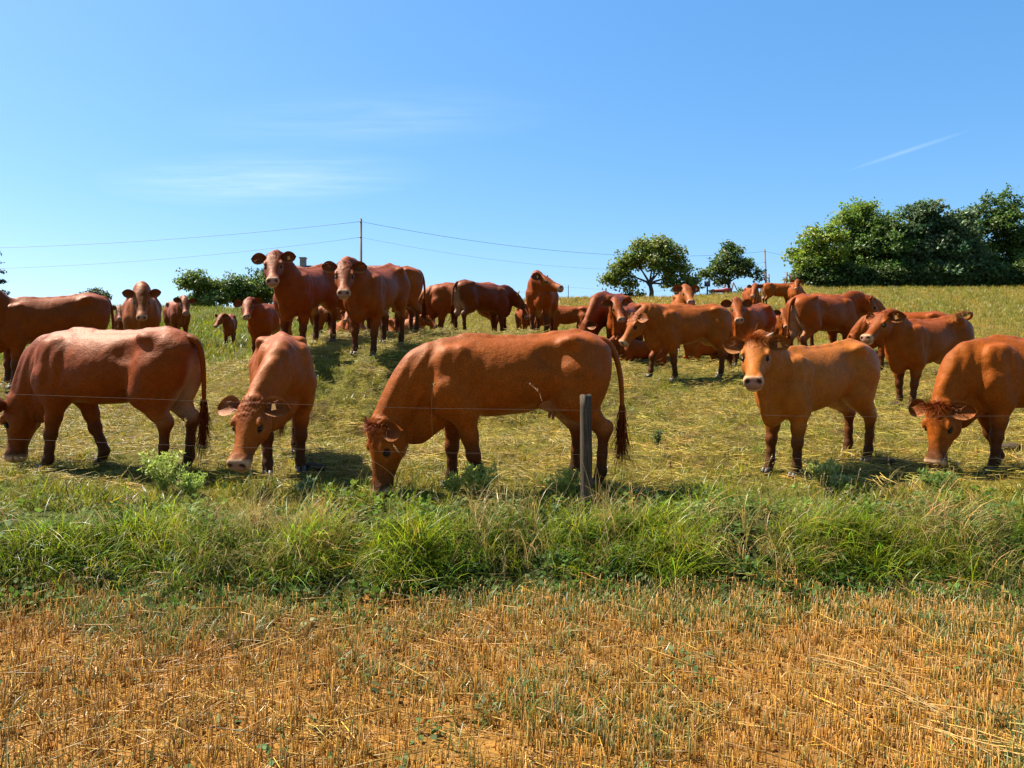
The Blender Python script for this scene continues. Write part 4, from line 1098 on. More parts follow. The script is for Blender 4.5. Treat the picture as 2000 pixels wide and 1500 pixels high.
tree('leafy_tree', 'dark green tree with spiky shoots on top at the right end of the wood', 1945, 76, sp, 2.4, .26, (.11, .18, .026), 36, 620, 34, .30, .17, group=TG, gap=.3)
tree('leafy_tree', 'dark tree cut off by the right edge', 2035, 76, crown(7.0, 2.5, 5, 1.2, 7), 2.4, .26, (.11, .18, .025), 37, 480, 34, .32, .18, group=TG, gap=.3)
for i, (px, h, w, what) in enumerate(((1600, 1.9, 2.0, 'below the feathery tree'), (1665, 2.2, 2.0, 'below the tallest tree'), (1735, 2.2, 2.2, 'below the dark tree'), (1805, 2.3, 2.0, 'below the glossy leaved tree'), (1872, 2.4, 2.0, 'left of the last scrub'), (1940, 2.4, 2.3, 'below the spiky tree'), (2012, 2.5, 2.2, 'cut off by the right edge'))):
    lb = [(-w*.5, 0, h*.45, w*.5, .7, h*.45), (w*.5, 0, h*.42, w*.5, .7, h*.42), (0, -.2, h*.6, w*.5, .8, h*.45), (-w*.2, .2, h*.25, w*.6, .7, h*.3), (w*.3, .2, h*.25, w*.6, .7, h*.3)]
    tree('scrub', 'dark undergrowth along the wood edge, %s' % what, px, 73.2, lb, .5, .06, (.10, .155, .03), 50+i, 210, 30, .28, .17, 'undergrowth', 'scrub along the foot of the wood', gap=.6)
# left of the herd
tree('orchard_tree', 'leftmost round topped tree of the three behind the knoll cows', 398, 80, blob(11, 1.9, 1.3, 4.0, rt, 1.05), 2.6, .16, MIDG, 61, 320, 30, .28, .17, group=TG)
tree('orchard_tree', 'middle tree of the three behind the knoll cows, lowest top', 463, 82, blob(9, 1.5, 1.1, 4.0, rt, .95), 2.6, .15, (.13, .20, .036), 62, 250, 30, .28, .17, group=TG)
tree('orchard_tree', 'tallest tree of the three, partly behind the tall dark red cow', 520, 84, blob(10, 1.8, 1.6, 4.9, rt, 1.05), 2.8, .16, (.13, .20, .036), 63, 300, 30, .28, .17, group=TG)
tree('low_bush', 'small grey green bush on the left skyline beside the brown cow', 186, 70, blob(5, .8, .45, 2.2, rt, .5), 1.6, .06, (.07, .10, .04), 64, 90, 26, .2, .13, 'bush', gap=.5)
tree('low_bush', 'pale bush on the skyline right of the pale nosed cow', 822, 78, blob(6, .9, .6, 2.1, rt, .6), 1.2, .06, (.075, .12, .035), 65, 110, 26, .22, .14, 'bush', gap=.4)
tree('low_bush', 'low pale bush on the skyline below the tiny spruce', 856, 84, blob(4, .8, .25, 2.0, rt, .45), 1.2, .06, (.075, .12, .04), 66, 60, 24, .2, .14, 'bush')
def spruce(px, Y, h, w, label, seed, col):
    lb = []
    for i in range(9):
        t = i/8.; rr = w*(1-t)*.62 + .12
        lb += [(math.cos(a)*w*(1-t)*.5, math.sin(a)*w*(1-t)*.5, h*(.12 + .86*t), rr*.6, rr*.6, .22) for a in np.arange(0, 6.28, 1.26)]
    return tree('spruce_tree', label, px, Y, lb, h*.9, .12, col, seed, 260, 22, .13, .12, group=TG, limbs=0)
spruce(878, 110, 7.4, 1.5, 'tiny pointed spruce on the skyline above the grazing cow', 71, (.035, .06, .03))
spruce(-8, 80, 9.0, 2.0, 'dark conifer cut off by the left edge', 72, (.035, .05, .04))

# farmhouse behind the knoll
hx, hy = at(680, 92)
hr = root_of('farmhouse', 'stone farmhouse with a low reddish tiled roof behind the knoll cows', 'house', (hx, hy, terrain(hx, hy)), 0)
g0 = hr.location.z; ridge = 750 - 528; zr = ridge/FPX*95 + EYE - g0; ze = zr - 1.9; hw_, hd_ = 5.5, 3.2
V = np.array([(-hw_, -hd_, -1), (hw_, -hd_, -1), (hw_, hd_, -1), (-hw_, hd_, -1), (-hw_, -hd_, ze), (hw_, -hd_, ze), (hw_, hd_, ze), (-hw_, hd_, ze), (-hw_, 0, zr-.1), (hw_, 0, zr-.1)])
me = bpy.data.meshes.new('wall'); me.from_pydata([tuple(v) for v in V], [], [(0, 1, 5, 4), (1, 2, 6, 9, 5), (2, 3, 7, 6), (3, 0, 4, 8, 7)]); obj('wall', me, M['old_stone'], hr)
sl = math.atan2(zr - ze, hd_); ln = math.hypot(zr - ze, hd_) + .5
rows = []
for s in (-1, 1):
    d = np.array((0, s*math.cos(sl), -math.sin(sl))); nrm = np.array((0, s*math.sin(sl), math.cos(sl)))
    R = np.array([(1, 0, 0), d, nrm])
    for k in range(14): rows.append(box(np.array((0, 0, zr)) + d*ln*(k+.5)/14 + nrm*(.10 + .012*(k % 2)), (2*hw_ + .5, ln/14*1.12, .07), R))
rf = part('roof', rows, 'roof_tile', hr, False)
part('chimney', [box((-hw_ + .5, 0, zr + .35), (.6, .6, 1.1)), box((-hw_ + .5, 0, zr + .95), (.75, .75, .12))], 'old_stone', rf, False)
for wx in (-3.4, -.6, 2.6):
    w_ = part('window', [box((wx, -hd_ - .03, ze - 1.5), (1.0, .08, 1.3))], 'shutter', hr, False)
    part('pane', [box((wx - .22, -hd_ - .075, ze - 1.5), (.38, .02, 1.1)), box((wx + .22, -hd_ - .075, ze - 1.5), (.38, .02, 1.1))], 'pane', w_, False)

# poles and overhead cables
def pole(px, Y, ytop, label, lean=0.):
    x, y = at(px, Y); z0 = terrain(x, y); zt = (750 - ytop)/FPX*Y + EYE - z0
    r = root_of('utility_pole', label, 'pole', (x, y, z0), 0, 'poles carrying the overhead cables')
    part('shaft', [tube([(0, 0, -.4), (0, 0, 0), (lean, 0, zt)], [.15, .14, .10], 10)], 'pole_wood', r)
    for dz in (.35, 1.75):
        part('insulator', [bar((lean - .02, 0, zt - dz), (lean - .02, -.2, zt - dz), .025), tube([(lean-.02, -.2, zt-dz-.05), (lean-.02, -.2, zt-dz+.02), (lean-.02, -.2, zt-dz+.08)], [.05, .06, .04], 8)], 'dark_iron', r)
    return np.array((x + lean, y - .2, z0 + zt))
pA = pole(705, 75, 427, 'grey pole rising behind the pale nosed cow')
pB = pole(1500, 110, 487, 'leaning rusty looking pole beside the folded harrow', -.45)
pC = np.array((-95., 78., pA[2] - .3)); pD = np.array((100., 128., pB[2] - 1.))
pole(1000 + pC[0]/pC[1]*FPX, pC[1], 750 - (pC[2] - EYE)/pC[1]*FPX, 'grey pole outside the view to the left')
def cable(p, q, dz, sag, label, r=.015):
    t = np.linspace(0, 1, 40)[:, None]; P = p*(1-t) + q*t; P[:, 2] -= dz + 4*sag*(t*(1-t))[:, 0]
    V, F = tube(P, r, 4); o = obj('overhead_cable', mesh_from('overhead_cable', V, F), M['cable']); tag(o, label, 'cable', 'overhead cables')
cable(pC, pA, .30, 2.1, 'upper cable running left from the grey pole'); cable(pC, pA, 1.72, 2.6, 'lower cable running left from the grey pole', .012)
cable(pA, pB, .30, 1.65, 'upper cable between the grey pole and the leaning one'); cable(pA, pB, 1.72, 1.9, 'lower faint cable sloping right from the grey pole', .008)
cable(pB, pD, .3, 2.4, 'cable running from the leaning pole into the wood')

# fence on the crest
cf = root_of('wire_fence', 'thin fence of uneven stakes along the crest of the hill', 'fence', (at(1100, 60)[0], 60, 0))
tops = []
for px, Y, h, r_, ln_ in ((662, 57, .9, .05, .05), (957, 60, .75, .065, -.12), (990, 60.5, .7, .03, 0), (1110, 61, 1.0, .028, 0), (1183, 62, .78, .06, .02), (1243, 63, .6, .03, .0), (1355, 65, .7, .05, .0), (1479, 67, .75, .06, .08)):
    x, y = at(px, Y); z0 = terrain(x, y); o = (x - cf.location.x, y - 60, z0)
    part('fence_post', [tube([(o[0], o[1], o[2] - .2), (o[0] + ln_, o[1], o[2] + h)], [r_, r_*.85], 7)], 'post_wood', cf); tops.append((o[0] + ln_*.8, o[1], o[2] + h*.85))
part('wire', [tube(tops, .005, 4)], 'wire', cf)

# implements parked on the crest
def implement(px, Y, label, shapes): 
    x, y = at(px, Y); r = root_of('farm_implement', label, 'farm machine', (x, y, terrain(x, y)), 0, 'farm machines parked on the crest')
    for nm, mat, sh in shapes: part(nm, sh, mat, r)
hz = []
fr = [bar((-1.1, 0, .25), (1.3, 0, .3), .04), bar((-1.1, .6, .25), (1.3, .6, .3), .04), bar((-.85, 0, .05), (-.95, 0, 1.5), .05), bar((-.55, 0, .05), (-.6, 0, 1.35), .045), bar((.85, 0, .0), (.9, 0, 1.5), .05), bar((1.2, 0, .1), (1.2, 0, 1.3), .045), bar((.55, 0, .35), (.9, 0, 1.2), .035), bar((-.9, 0, 1.2), (-.6, 0, .9), .03), bar((.9, 0, 1.3), (1.25, 0, 1.05), .035), bar((.9, 0, .75), (1.3, 0, .8), .03), bar((-.95, 0, .8), (-.5, 0, .75), .03)]
tn = [tube([(x_, .1, .3), (x_ + .05, .05, .12), (x_ - .05, 0, -.02)], [.02, .018, .012], 5) for x_ in np.arange(-1, 1.3, .25)] + [tube([(-.95, 0, z_), (-1.2, 0, z_ + .02), (-1.28, 0, z_ - .14)], [.02, .018, .012], 5) for z_ in (.5, .85, 1.2, 1.45)] + [tube([(1.2, 0, z_), (1.42, 0, z_ + .02), (1.5, 0, z_ - .14)], [.02, .018, .012], 5) for z_ in (.45, .75, 1.1)]
implement(1516, 68.5, 'folded rusty harrow with upright wings on the grassy mound', [('frame', 'rust', fr), *[('tine', 'dark_iron', [q]) for q in tn]])
implement(1400, 65.5, 'low red mower with a dark upright guard, left of the round tree', [('deck', 'red_paint', [box((.25, 0, .28), (1.5, 1.1, .16)), box((.75, 0, .40), (.6, .9, .12))]), ('guard', 'dark_iron', [box((-.75, 0, .85), (.45, .08, .45)), bar((-.75, 0, 0), (-.75, 0, 1.0), .06), bar((-.75, 0, .3), (-.2, 0, .3), .05)]), ('wheel', 'dark_iron', [tube([(-.4, -.45, .18), (-.4, -.33, .18)], [.18, .18], 12)])])
implement(1424, 66, 'small dark tined tool standing left of the round tree stem', [('frame', 'rust', [bar((-.5, 0, .15), (.6, 0, .2), .05), bar((-.35, 0, 0), (-.35, 0, .8), .04), bar((.15, 0, .1), (.35, 0, .95), .05), bar((.35, 0, .95), (.65, 0, .3), .04)]), *[('tine', 'dark_iron', [bar((q, 0, .2), (q - .05, 0, -.02), .022)]) for q in (-.4, -.1, .2, .5)]])
implement(1330, 65, 'dark latticed tool under the right side of the broad low crown', [('frame', 'dark_iron', [bar((-.45, 0, .0), (-.5, 0, .7), .035), bar((.2, 0, .0), (.45, 0, .9), .035), bar((-.5, 0, .6), (.4, 0, .75), .03), bar((-.5, 0, .25), (.3, 0, .3), .03)]), *[('tine', 'dark_iron', [bar((q, 0, .28), (q + .08, 0, .72), .018)]) for q in (-.3, -.1, .1)]])
def rock(name, label, cat, px, Y, s, mat, seed, group=None, squash=.6, dz=0.):
    rng = np.random.default_rng(seed); x, y = at(px, Y)
    bm = bmesh.new(); bmesh.ops.create_icosphere(bm, subdivisions=3, radius=1); V = np.array([v.co for v in bm.verts]); F = np.array([[v.index for v in f.verts] for f in bm.faces]); bm.free()
    V = V*(1 + .16*wob(V, 1.6, seed) + .08*wob(V, 4.1, seed+2))[:, None]*np.array((1, .85, squash))*s
    o = obj(name, mesh_from(name, V, F), M[mat]); o.location = (x, y, terrain(x, y) + s*squash*.45 + dz); tag(o, label, cat, group)
for i, (px, s, w) in enumerate(((1119, .16, 'leftmost of the skyline stones'), (1127, .22, 'largest of the skyline stones'), (1135, .18, 'right neighbour of the largest skyline stone'), (1143, .14, 'rightmost of the skyline stones'))):
    rock('field_stone', 'pale ' + w, 'stone', px, 59.5, s, 'old_stone', 80+i, 'pale stones heaped on the crest')
for i, (px, Y, s, w) in enumerate(((612, 8.0, .11, 'dark earth clod beside the hind hoof of the head on grazer'), (1732, 8.3, .09, 'dark earth clod right of the topknot cow'), (1745, 12.2, .14, 'dark earth clod by the forefeet of the tail flicking cow'), (1972, 8.9, .13, 'dark earth clod behind the cow at the right edge'))):
    rock('earth_clod', w, 'clod', px, Y, s, 'dark_earth', 90+i, 'dark clods on the pasture', .45)
rock('round_fruit', 'larger pale green round fruit lying in the stubble below the bank', 'fruit', 596, 4.95, .036, 'fruit', 95, squash=.92)
rock('round_fruit', 'smaller pale green round fruit resting right of the larger one', 'fruit', 612, 5.0, .028, 'fruit', 97, squash=.95, dz=.012)

# fence between field and pasture: one weathered post in view, two wires
FY = 6.72; fx = at(1146, FY)[0]
fr_ = root_of('wire_fence', 'weathered wooden post carrying two thin wires along the top of the bank', 'fence', (fx, FY, 0))
def post(dx, dy, zt, r=.040, seed=1):
    z0 = terrain(fx + dx, FY + dy)
    g = np.random.default_rng(seed); n = 14; P = np.c_[dx - .012*np.linspace(0, 1, n) , np.full(n, dy), np.linspace(z0 - .3, zt, n)]
    V, F = tube(P, r*(1 + .04*g.normal(0, 1, n)), 14)
    ang = np.arctan2(V[:, 1] - dy, V[:, 0] - dx); rad = 1 + .10*np.sin(ang*3 + 1) + .05*np.sin(ang*7 + V[:, 2]*3)
    V[:, 0] = dx + (V[:, 0] - dx)*rad; V[:, 1] = dy + (V[:, 1] - dy)*rad; V[:, 2] += (V[:, 2] > zt - .02)*.010*np.sin(ang*2)
    return obj('post', mesh_from('post', V, F), M['post_wood'], fr_)
def fz(px, y): return (750 - y)/FPX*FY + EYE
zt = fz(1146, 772); post(0, 0, zt, .048, 1)
for px, yt, dy in ((-420, 735, .1), (2560, 775, -.1)):
    post(at(px, FY)[0] - fx, dy, fz(px, yt), .045, int(abs(px)))
for y0_, yc, y1_ in ((758, 801, 812), (846, 887, 894)):
    pts = [(at(-420, FY)[0] - fx, .05, fz(0, y0_ + 2)), (at(0, FY)[0] - fx, 0, fz(0, y0_ + 11)), (at(420, FY)[0] - fx, -.01, fz(0, y0_ + 26)), (at(800, FY)[0] - fx, -.03, fz(0, yc - 4)), (0, -.052, fz(0, yc)), (at(1600, FY)[0] - fx, -.04, fz(0, y1_ + 2)), (at(2000, FY)[0] - fx, -.04, fz(0, y1_)), (at(2560, FY)[0] - fx, -.12, fz(0, y1_ - 4))]
    P = np.array(pts); q = np.linspace(0, len(P)-1, 70); P2 = np.c_[[np.interp(q, np.arange(len(P)), P[:, i]) for i in range(3)]].T
    for _ in range(4): P2[1:-1] = P2[1:-1]*.5 + (P2[:-2] + P2[2:])*.25
    part('wire', [tube(P2, .0010, 4)], 'wire', fr_)
    part('staple', [tube([(-.012, -.046, fz(0, yc) - .012), (-.012, -.057, fz(0, yc) - .008), (-.012, -.057, fz(0, yc) + .008), (-.012, -.046, fz(0, yc) + .012)], .002, 4)], 'wire', fr_)

# prickly pale weeds
def weed(px, Y, h, w, n, label, seed, col=(.52, .58, .12)):
    rng = np.random.default_rng(seed); x, y = at(px, Y)
    r = root_of('weed_plant', label, 'weed', (x, y, terrain(x, y)), 0, 'pale prickly weeds along the fence')
    st = []; LV = []; LF = []; LC = []; o = 0
    for i in range(n):
        a = rng.random()*6.28; tip = np.array((math.cos(a)*w*rng.random()**.6, math.sin(a)*w*rng.random()**.6, h*rng.uniform(.55, 1)))
        b0 = np.array((rng.normal(0, .012), rng.normal(0, .012), -.02)); mid = b0*.4 + tip*.5 + np.array((0, 0, h*.12)) - np.array((tip[0], tip[1], 0))*.22
        P = np.array([b0, mid, tip]); tt = np.linspace(0, 1, 6)[:, None]; C = P[0]*(1-tt)**2 + 2*P[1]*tt*(1-tt) + P[2]*tt**2
        st.append(tube(C, np.linspace(.0035, .0015, 6), 4))
        for k in range(13):
            t = rng.uniform(.25, 1)**.7; c = P[0]*(1-t)**2 + 2*P[1]*t*(1-t) + P[2]*t*t
            for _ in range(rng.integers(2, 5)):
                d = rng.normal(0, 1, 3) + np.array((0, 0, .5)); d /= np.linalg.norm(d); L = rng.uniform(.022, .055); s = np.cross(d, rng.normal(0, 1, 3)); s = s/np.linalg.norm(s)*L*.14
                LV += [c, c + d*L*.45 + s, c + d*L, c + d*L*.45 - s]; LF.append((o, o+1, o+2, o+3)); o += 4; LC += [np.array(col)*rng.uniform(.65, 1.3)]*4
    V, F, _ = join(st); obj('stem', mesh_from('stem', V, F, True, np.tile(np.array(col)*.8, (len(V), 1))), M['leaf'], r)
    obj('foliage', mesh_from('foliage', np.array(LV), np.array(LF), False, np.array(LC)), M['leaf'], r)
weed(322, 7.15, .36, .22, 34, 'pale weed in front of the hind legs of the big grazer', 1, (.48, .58, .12))
weed(372, 7.0, .22, .16, 22, 'lower weed right of the big grazer hind legs', 2, (.42, .55, .10))
weed(930, 6.95, .32, .20, 34, 'pale weed hiding the near forefoot of the side on grazer', 3)
weed(885, 7.1, .20, .14, 20, 'small weed left of the near forefoot of the side on grazer', 4)
weed(1098, 6.95, .28, .15, 28, 'pale weed just left of the fence post', 5)
weed(1606, 7.45, .26, .17, 30, 'prickly pale weed at the forefeet of the topknot cow', 6, (.56, .58, .15))
weed(600, 6.9, .16, .09, 10, 'grey green sprig in the shadow of the head on grazer', 7, (.26, .34, .14))
weed(1640, 7.2, .17, .12, 14, 'low prickly weed right of the taller one by the topknot cow', 8, (.42, .45, .15))
weed(1283, 9.2, .22, .08, 9, 'thin dark weed standing in the hay right of the fence post', 9, (.20, .25, .07))
weed(1830, 7.3, .16, .20, 22, 'low green clump before the cow at the right edge', 10, (.20, .32, .06))

# seed bearing grass stalks in front of the cattle
def seed_stalk(px, Y, pts, label, head, seed, col=(.42, .30, .15), r=.0016):
    rng = np.random.default_rng(seed); x, y = at(px, Y)
    o = root_of('grass_stalk', label, 'grass stalk', (x, y, terrain(x, y)), 0, 'tall seeding grass stalks')
    P = np.array(pts, float); q = np.linspace(0, len(P)-1, 22); C = np.c_[[np.interp(q, np.arange(len(P)), P[:, i]) for i in range(3)]].T
    for _ in range(5): C[1:-1] = C[1:-1]*.5 + (C[:-2] + C[2:])*.25
    V, F = tube(C, np.linspace(r, r*.6, len(C)), 4); obj('stem', mesh_from('stem', V, F, True, np.tile(col, (len(V), 1))), M['leaf'], o)
    LV, LF = [], []; k = 0
    for c in np.linspace(len(C) - 1 - head, len(C) - 1, 26):
        i = int(c); p = C[i] + (C[min(i+1, len(C)-1)] - C[i])*(c - i)
        d = unit(C[min(i+1, len(C)-1)] - C[max(i-1, 0)]) + rng.normal(0, .35, 3); L = .022; s = unit(np.cross(d, rng.normal(0, 1, 3)))*.0028
        LV += [p, p + d*L*.5 + s, p + d*L, p + d*L*.5 - s]; LF.append((k, k+1, k+2, k+3)); k += 4
    obj('seed_head', mesh_from('seed_head', np.array(LV), np.array(LF), False, np.tile(np.array(col)*1.1, (len(LV), 1))), M['leaf'], o)
seed_stalk(850, 6.7, [(0, 0, 0), (-.02, 0, .5), (-.03, -.02, .85), (-.015, -.02, .98), (.0, -.03, 1.0)], 'tall bent stalk crossing the shoulder of the side on grazer', 3, 1, (.36, .24, .08), .0013)
seed_stalk(1040, 6.6, [(0, 0, 0), (.06, 0, .5), (.10, 0, .82), (.05, -.02, .98), (-.03, -.03, 1.04)], 'drooping seed head before the belly of the side on grazer', 8, 2, (.46, .30, .17), .0008)
seed_stalk(1318, 6.8, [(0, 0, 0), (-.02, 0, .16), (-.03, 0, .30), (-.035, 0, .36)], 'short red brown dock stalk right of the fence post', 5, 3, (.20, .06, .03), .002)
seed_stalk(800, 6.7, [(0, 0, 0), (-.12, 0, .24), (-.28, -.02, .36), (-.36, -.03, .35)], 'pale arching stalk under the muzzle of the side on grazer', 6, 4, (.55, .40, .18), .0012)
seed_stalk(820, 6.75, [(0, 0, 0), (-.06, 0, .25), (-.16, -.02, .42), (-.20, -.03, .47)], 'pale stalk before the cheek of the side on grazer', 6, 5, (.50, .36, .16), .0012)
seed_stalk(762, 6.8, [(0, 0, 0), (.05, 0, .25), (.12, -.02, .42), (.15, -.03, .46)], 'pale stalk leaning right across the face of the side on grazer', 5, 6, (.50, .36, .16), .0012)
seed_stalk(110, 6.8, [(0, 0, 0), (.0, 0, .35), (.05, -.02, .60), (.09, -.03, .70)], 'thin stalk in front of the forelegs of the big grazer', 4, 7, (.45, .30, .12), .0011)
seed_stalk(358, 6.8, [(0, 0, 0), (.0, 0, .4), (.015, -.02, .62), (.03, -.03, .70)], 'thin stalk in front of the hock of the big grazer', 4, 8, (.45, .33, .13), .0012)
seed_stalk(1820, 6.8, [(0, 0, 0), (.04, 0, .22), (.10, -.02, .38), (.13, -.03, .44)], 'stalk leaning over the face of the cow at the right edge', 4, 9, (.35, .27, .08), .0012)
# ------------------------------------------------------------------ the herd
HERD = 'red brown cattle on the hillside pasture'
def cow(px, Y, yaw, label, category='cow', **kw):
    x, y = at(px, Y)
    return build_cow(category, label, category, round(x, 3), y, yaw, HERD, **kw)

# nearest row, along the fence
cow(222, 8.1, 168, 'big grazing cow at the left edge, its rump and hanging tail turned this way', scale=1.05, vox=.0125, poll=(1.06, -.02, .62), hpitch=84, feet=(.06, -.30, .08, .02), hue=-.4, dark=.12, fat=1.02)
cow(552, 8.35, -73, 'orange cow grazing head on to the fence with both ears spread', scale=1.0, vox=.0125, poll=(1.20, -.27, .70), hyaw=-26, hpitch=58, feet=(-.02, .06, .05, -.05), hue=.5, tag=1, fat=1.02)
cow(1000, 7.35, -168, 'cow grazing side on behind the wooden fence post, udder showing', scale=1.04, vox=.0125, poll=(1.10, .06, .60), hyaw=22, hpitch=86, feet=(-.24, -.02, -.04, .10), hue=.35, udder=True, tail='left', tuft=1.2, fat=1.0, deep=.985)
cow(1594, 8.2, -148, 'young tan cow facing the lens with a fuzzy orange topknot and one stub horn', scale=.92, vox=.0125, poll=(1.04, .10, 1.39), hyaw=38, hpitch=36, feet=(-.02, .03, .02, -.06), hue=1.9, deep=1.0, horn=1, tag=1, tuft=1.5)
cow(2018, 8.1, -172, 'orange cow grazing with its hindquarters cut off by the right edge', scale=.99, vox=.0125, poll=(1.03, .06, .62), hyaw=26, hpitch=76, feet=(.02, -.26, 0, 0), hue=.6, tuft=1.3)
# second row
cow(1813, 12.6, -152, 'cow standing behind the topknot cow, head raised, tail flicked over its back', scale=.98, vox=.016, poll=(.98, -.02, 1.38), hyaw=6, hpitch=30, feet=(.06, -.05, .06, -.08), hue=.4, tail='up', tag=1)
cow(1345, 15.0, -156, 'cow walking left across the middle of the slope with a forefoot lifted', scale=1.0, vox=.016, poll=(1.06, .0, 1.12), hyaw=-2, hpitch=52, feet=(-.12, .22, .10, -.16), lift=(0, .06, 0, 0), hue=.3)
cow(600, 14.3, -100, 'tall dark red cow on the knoll, head held highest against the sky', scale=1.07, vox=.016, poll=(.98, -.10, 1.50), hyaw=24, hpitch=36, hue=-.3, dark=.1, tag=1)
cow(736, 13.8, -102, 'dark red cow on the knoll in front of the utility pole, wet pale nose', scale=1.06, vox=.016, poll=(1.02, -.10, 1.36), hyaw=22, hpitch=38, hue=-.4, dark=.1, fat=1.05)
cow(96, 14.3, -132, 'brown cow cut off by the left edge, standing on the slope behind the big grazer', scale=1.14, vox=.016, poll=(.98, .10, 1.42), hyaw=36, hpitch=30, hue=-.2, dark=.15, fat=1.05)
# left background
cow(277, 17.6, -66, 'heavy bull with a dark face standing head on in the left background', 'bull', kind='bull', scale=1.10, vox=.022, poll=(.95, 0, 1.36), hpitch=48, hue=.7, dark=.10)
cow(346, 21.5, -58, 'dark faced heifer right of the bull, half hidden by the big grazer', scale=.84, vox=.024, poll=(.98, .04, 1.32), hyaw=-6, hpitch=45, dark=.2)
cow(241, 21.5, -75, 'calf peering out left of the bull', 'calf', kind='calf', scale=.66, vox=.024, poll=(.98, .05, 1.42), hyaw=10, hpitch=40, dark=.15)
cow(449, 21.2, -75, 'lone calf in the tall green grass of the left slope', 'calf', kind='calf', scale=.58, vox=.024, poll=(.85, -.28, 1.42), hyaw=-30, hpitch=40, hue=-.2, dark=.1)
cow(528, 17.2, -100, 'heifer standing left of the tallest cow on the knoll', scale=.86, vox=.022, poll=(1.0, -.06, 1.38), hyaw=24, hpitch=34, hue=-.1)
# behind the knoll
cow(742, 16.0, -150, 'cow behind the pale nosed cow, only its face in profile showing', scale=1.0, vox=.022, poll=(1.05, 0, 1.20), hyaw=-20, hpitch=30, hue=0)
cow(650, 22.5, 175, 'calf standing in the gap between the two knoll cows', 'calf', kind='calf', scale=.70, vox=.026, poll=(1.0, 0, 1.2), hpitch=45, dark=.1)
cow(662, 19.5, -60, 'calf lying in the grass below the standing calf on the knoll', 'calf', kind='calf', scale=.62, vox=.026, lie=True, poll=(.9, 0, .95), hue=.7)
cow(694, 19.0, -95, 'calf lying down beside the forelegs of the pale nosed cow', 'calf', kind='calf', scale=.58, vox=.026, lie=True, poll=(.88, 0, .98), hue=.6)
cow(748, 17.6, -100, 'cow whose legs stand behind the pale nosed cow', scale=.95, vox=.024, poll=(1.0, 0, 1.2), hpitch=45)
cow(786, 19.5, -20, 'calf lying down behind the hind legs of the pale nosed cow', 'calf', kind='calf', scale=.62, vox=.026, lie=True, poll=(.9, .1, .9), hue=.7)
cow(815, 21.5, 120, 'cow rump peeping out right of the pale nosed cow', scale=.95, vox=.026, poll=(1.05, 0, .9), hpitch=70, dark=.1)
cow(905, 19.8, -176, 'cow grazing to the left behind the dark brown heifer, head in the grass', scale=1.06, vox=.022, poll=(1.12, .05, .58), hpitch=78, hyaw=20, hue=-.1, dark=.05)
cow(942, 18.2, 44, 'dark chocolate heifer seen from behind with pale buttocks', scale=.90, vox=.022, poll=(1.02, -.05, 1.12), hpitch=40, hyaw=-20, hue=-1.0, dark=.62, fat=.9)
cow(1026, 19.3, -80, 'small calf with a white nose facing the lens beside the sideways looking cow', 'calf', kind='calf', scale=.62, vox=.024, poll=(.92, -.12, 1.25), hpitch=50, hyaw=-10, hue=-.3)
cow(1058, 17.4, -98, 'cow standing head on with its head turned to the right', scale=.95, vox=.020, poll=(.95, .08, 1.14), hyaw=62, hpitch=22, hue=.2, tag=-1)
cow(1112, 21.2, 172, 'calf on the slope right of the sideways looking cow, rump to the right', 'calf', kind='calf', scale=.74, vox=.024, poll=(1.05, 0, .9), hpitch=60, hue=.1)
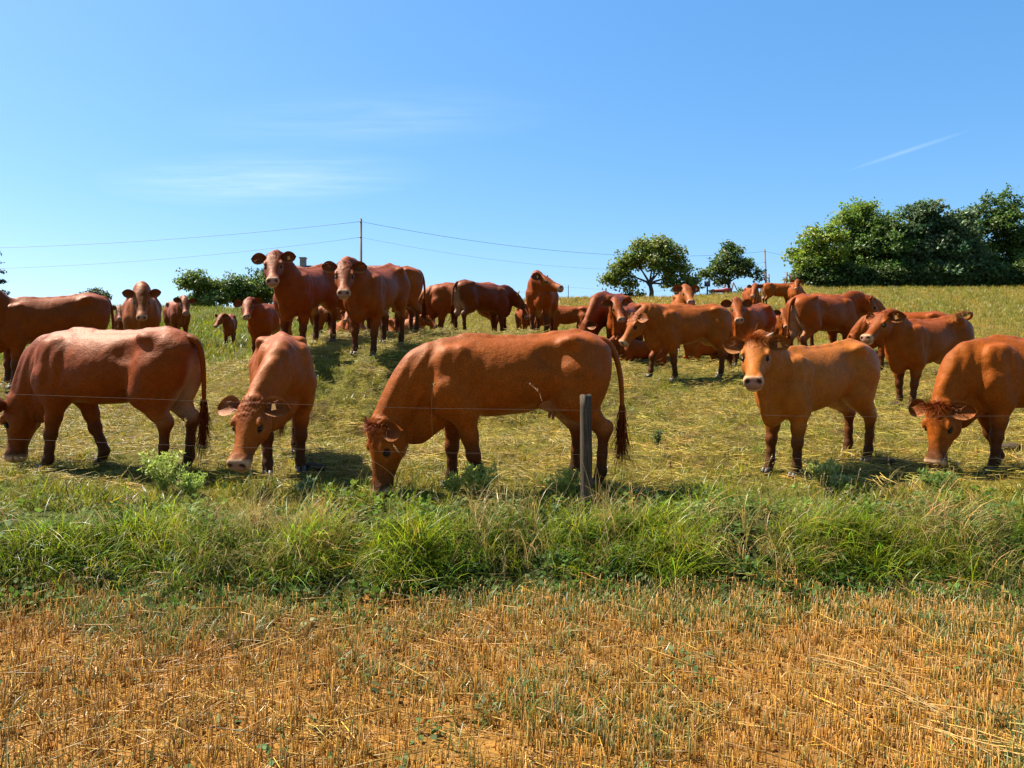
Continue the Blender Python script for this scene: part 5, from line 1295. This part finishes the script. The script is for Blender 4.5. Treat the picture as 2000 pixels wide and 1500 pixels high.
# middle right
cow(1194, 18.2, -118, 'dark red cow grazing behind the heifer with the pale muzzle', scale=1.04, vox=.022, poll=(1.16, -.08, .60), hpitch=76, hyaw=-30, hue=-.7, dark=.2)
cow(1222, 17.6, -115, 'heifer with a pale muzzle facing the lens left of the walking cow', scale=.90, vox=.020, poll=(1.0, .08, 1.38), hyaw=36, hpitch=40, hue=.2)
cow(1300, 18.4, -10, 'cow back glowing orange just behind the walking cow', scale=.90, vox=.024, poll=(1.1, 0, .7), hpitch=75, hue=.9)
cow(1335, 20.0, -100, 'light orange cow with spread ears looking over the walking cow', scale=1.0, vox=.022, poll=(.98, .03, 1.46), hyaw=12, hpitch=30, hue=1.0, tag=1)
cow(1386, 17.4, -165, 'calf lying behind the hind legs of the walking cow', 'calf', kind='calf', scale=.66, vox=.024, lie=True, poll=(.9, 0, .9), hue=.5)
cow(1258, 16.8, 170, 'calf lying under the heifer with the pale muzzle', 'calf', kind='calf', scale=.60, vox=.024, lie=True, poll=(.9, 0, .85), hue=-.2, dark=.2)
cow(1429, 17.5, -100, 'dark calf half hidden left of the ruffled cow', 'calf', kind='calf', scale=.66, vox=.024, poll=(.95, 0, 1.3), hpitch=45, dark=.5)
cow(1468, 16.9, -128, 'ruffled cow facing the lens right of the walking cow', scale=.94, vox=.020, poll=(1.0, .08, 1.35), hyaw=30, hpitch=36, hue=.3, tuft=1.1)
cow(1607, 17.0, 30, 'broad cow turned away behind the topknot cow, tail hanging', scale=1.06, vox=.020, poll=(1.12, -.10, 1.22), hyaw=-34, hpitch=48, hue=.45, fat=1.05)
cow(1636, 19.6, 8, 'cow back showing behind the broad turned away cow', scale=1.03, vox=.024, poll=(1.1, 0, .9), hpitch=65, hue=.5)
cow(1517, 19.0, -95, 'calf half hidden at the rump of the broad turned away cow', 'calf', kind='calf', scale=.72, vox=.024, poll=(.95, 0, 1.35), hpitch=45, hue=.4, dark=.1)
cow(1772, 15.6, 160, 'reddish cow back just visible behind the tail flicking cow', scale=.88, vox=.024, poll=(1.1, 0, .7), hpitch=75, hue=-.2)
# far slope
cow(1468, 34, -100, 'far cow facing the lens above the ruffled cow', scale=1.0, vox=.030, poll=(.95, .03, 1.35), hyaw=-20, hpitch=40, hue=.1)
cow(1520, 44, 6, 'far cow standing side on below the grassy mound', scale=1.03, vox=.030, poll=(1.1, 0, 1.15), hpitch=45, hue=.2)
cow(1554, 41, -105, 'far orange cow facing the lens beside the side on one', scale=1.02, vox=.030, poll=(.95, 0, 1.5), hyaw=-10, hpitch=35, hue=.7)
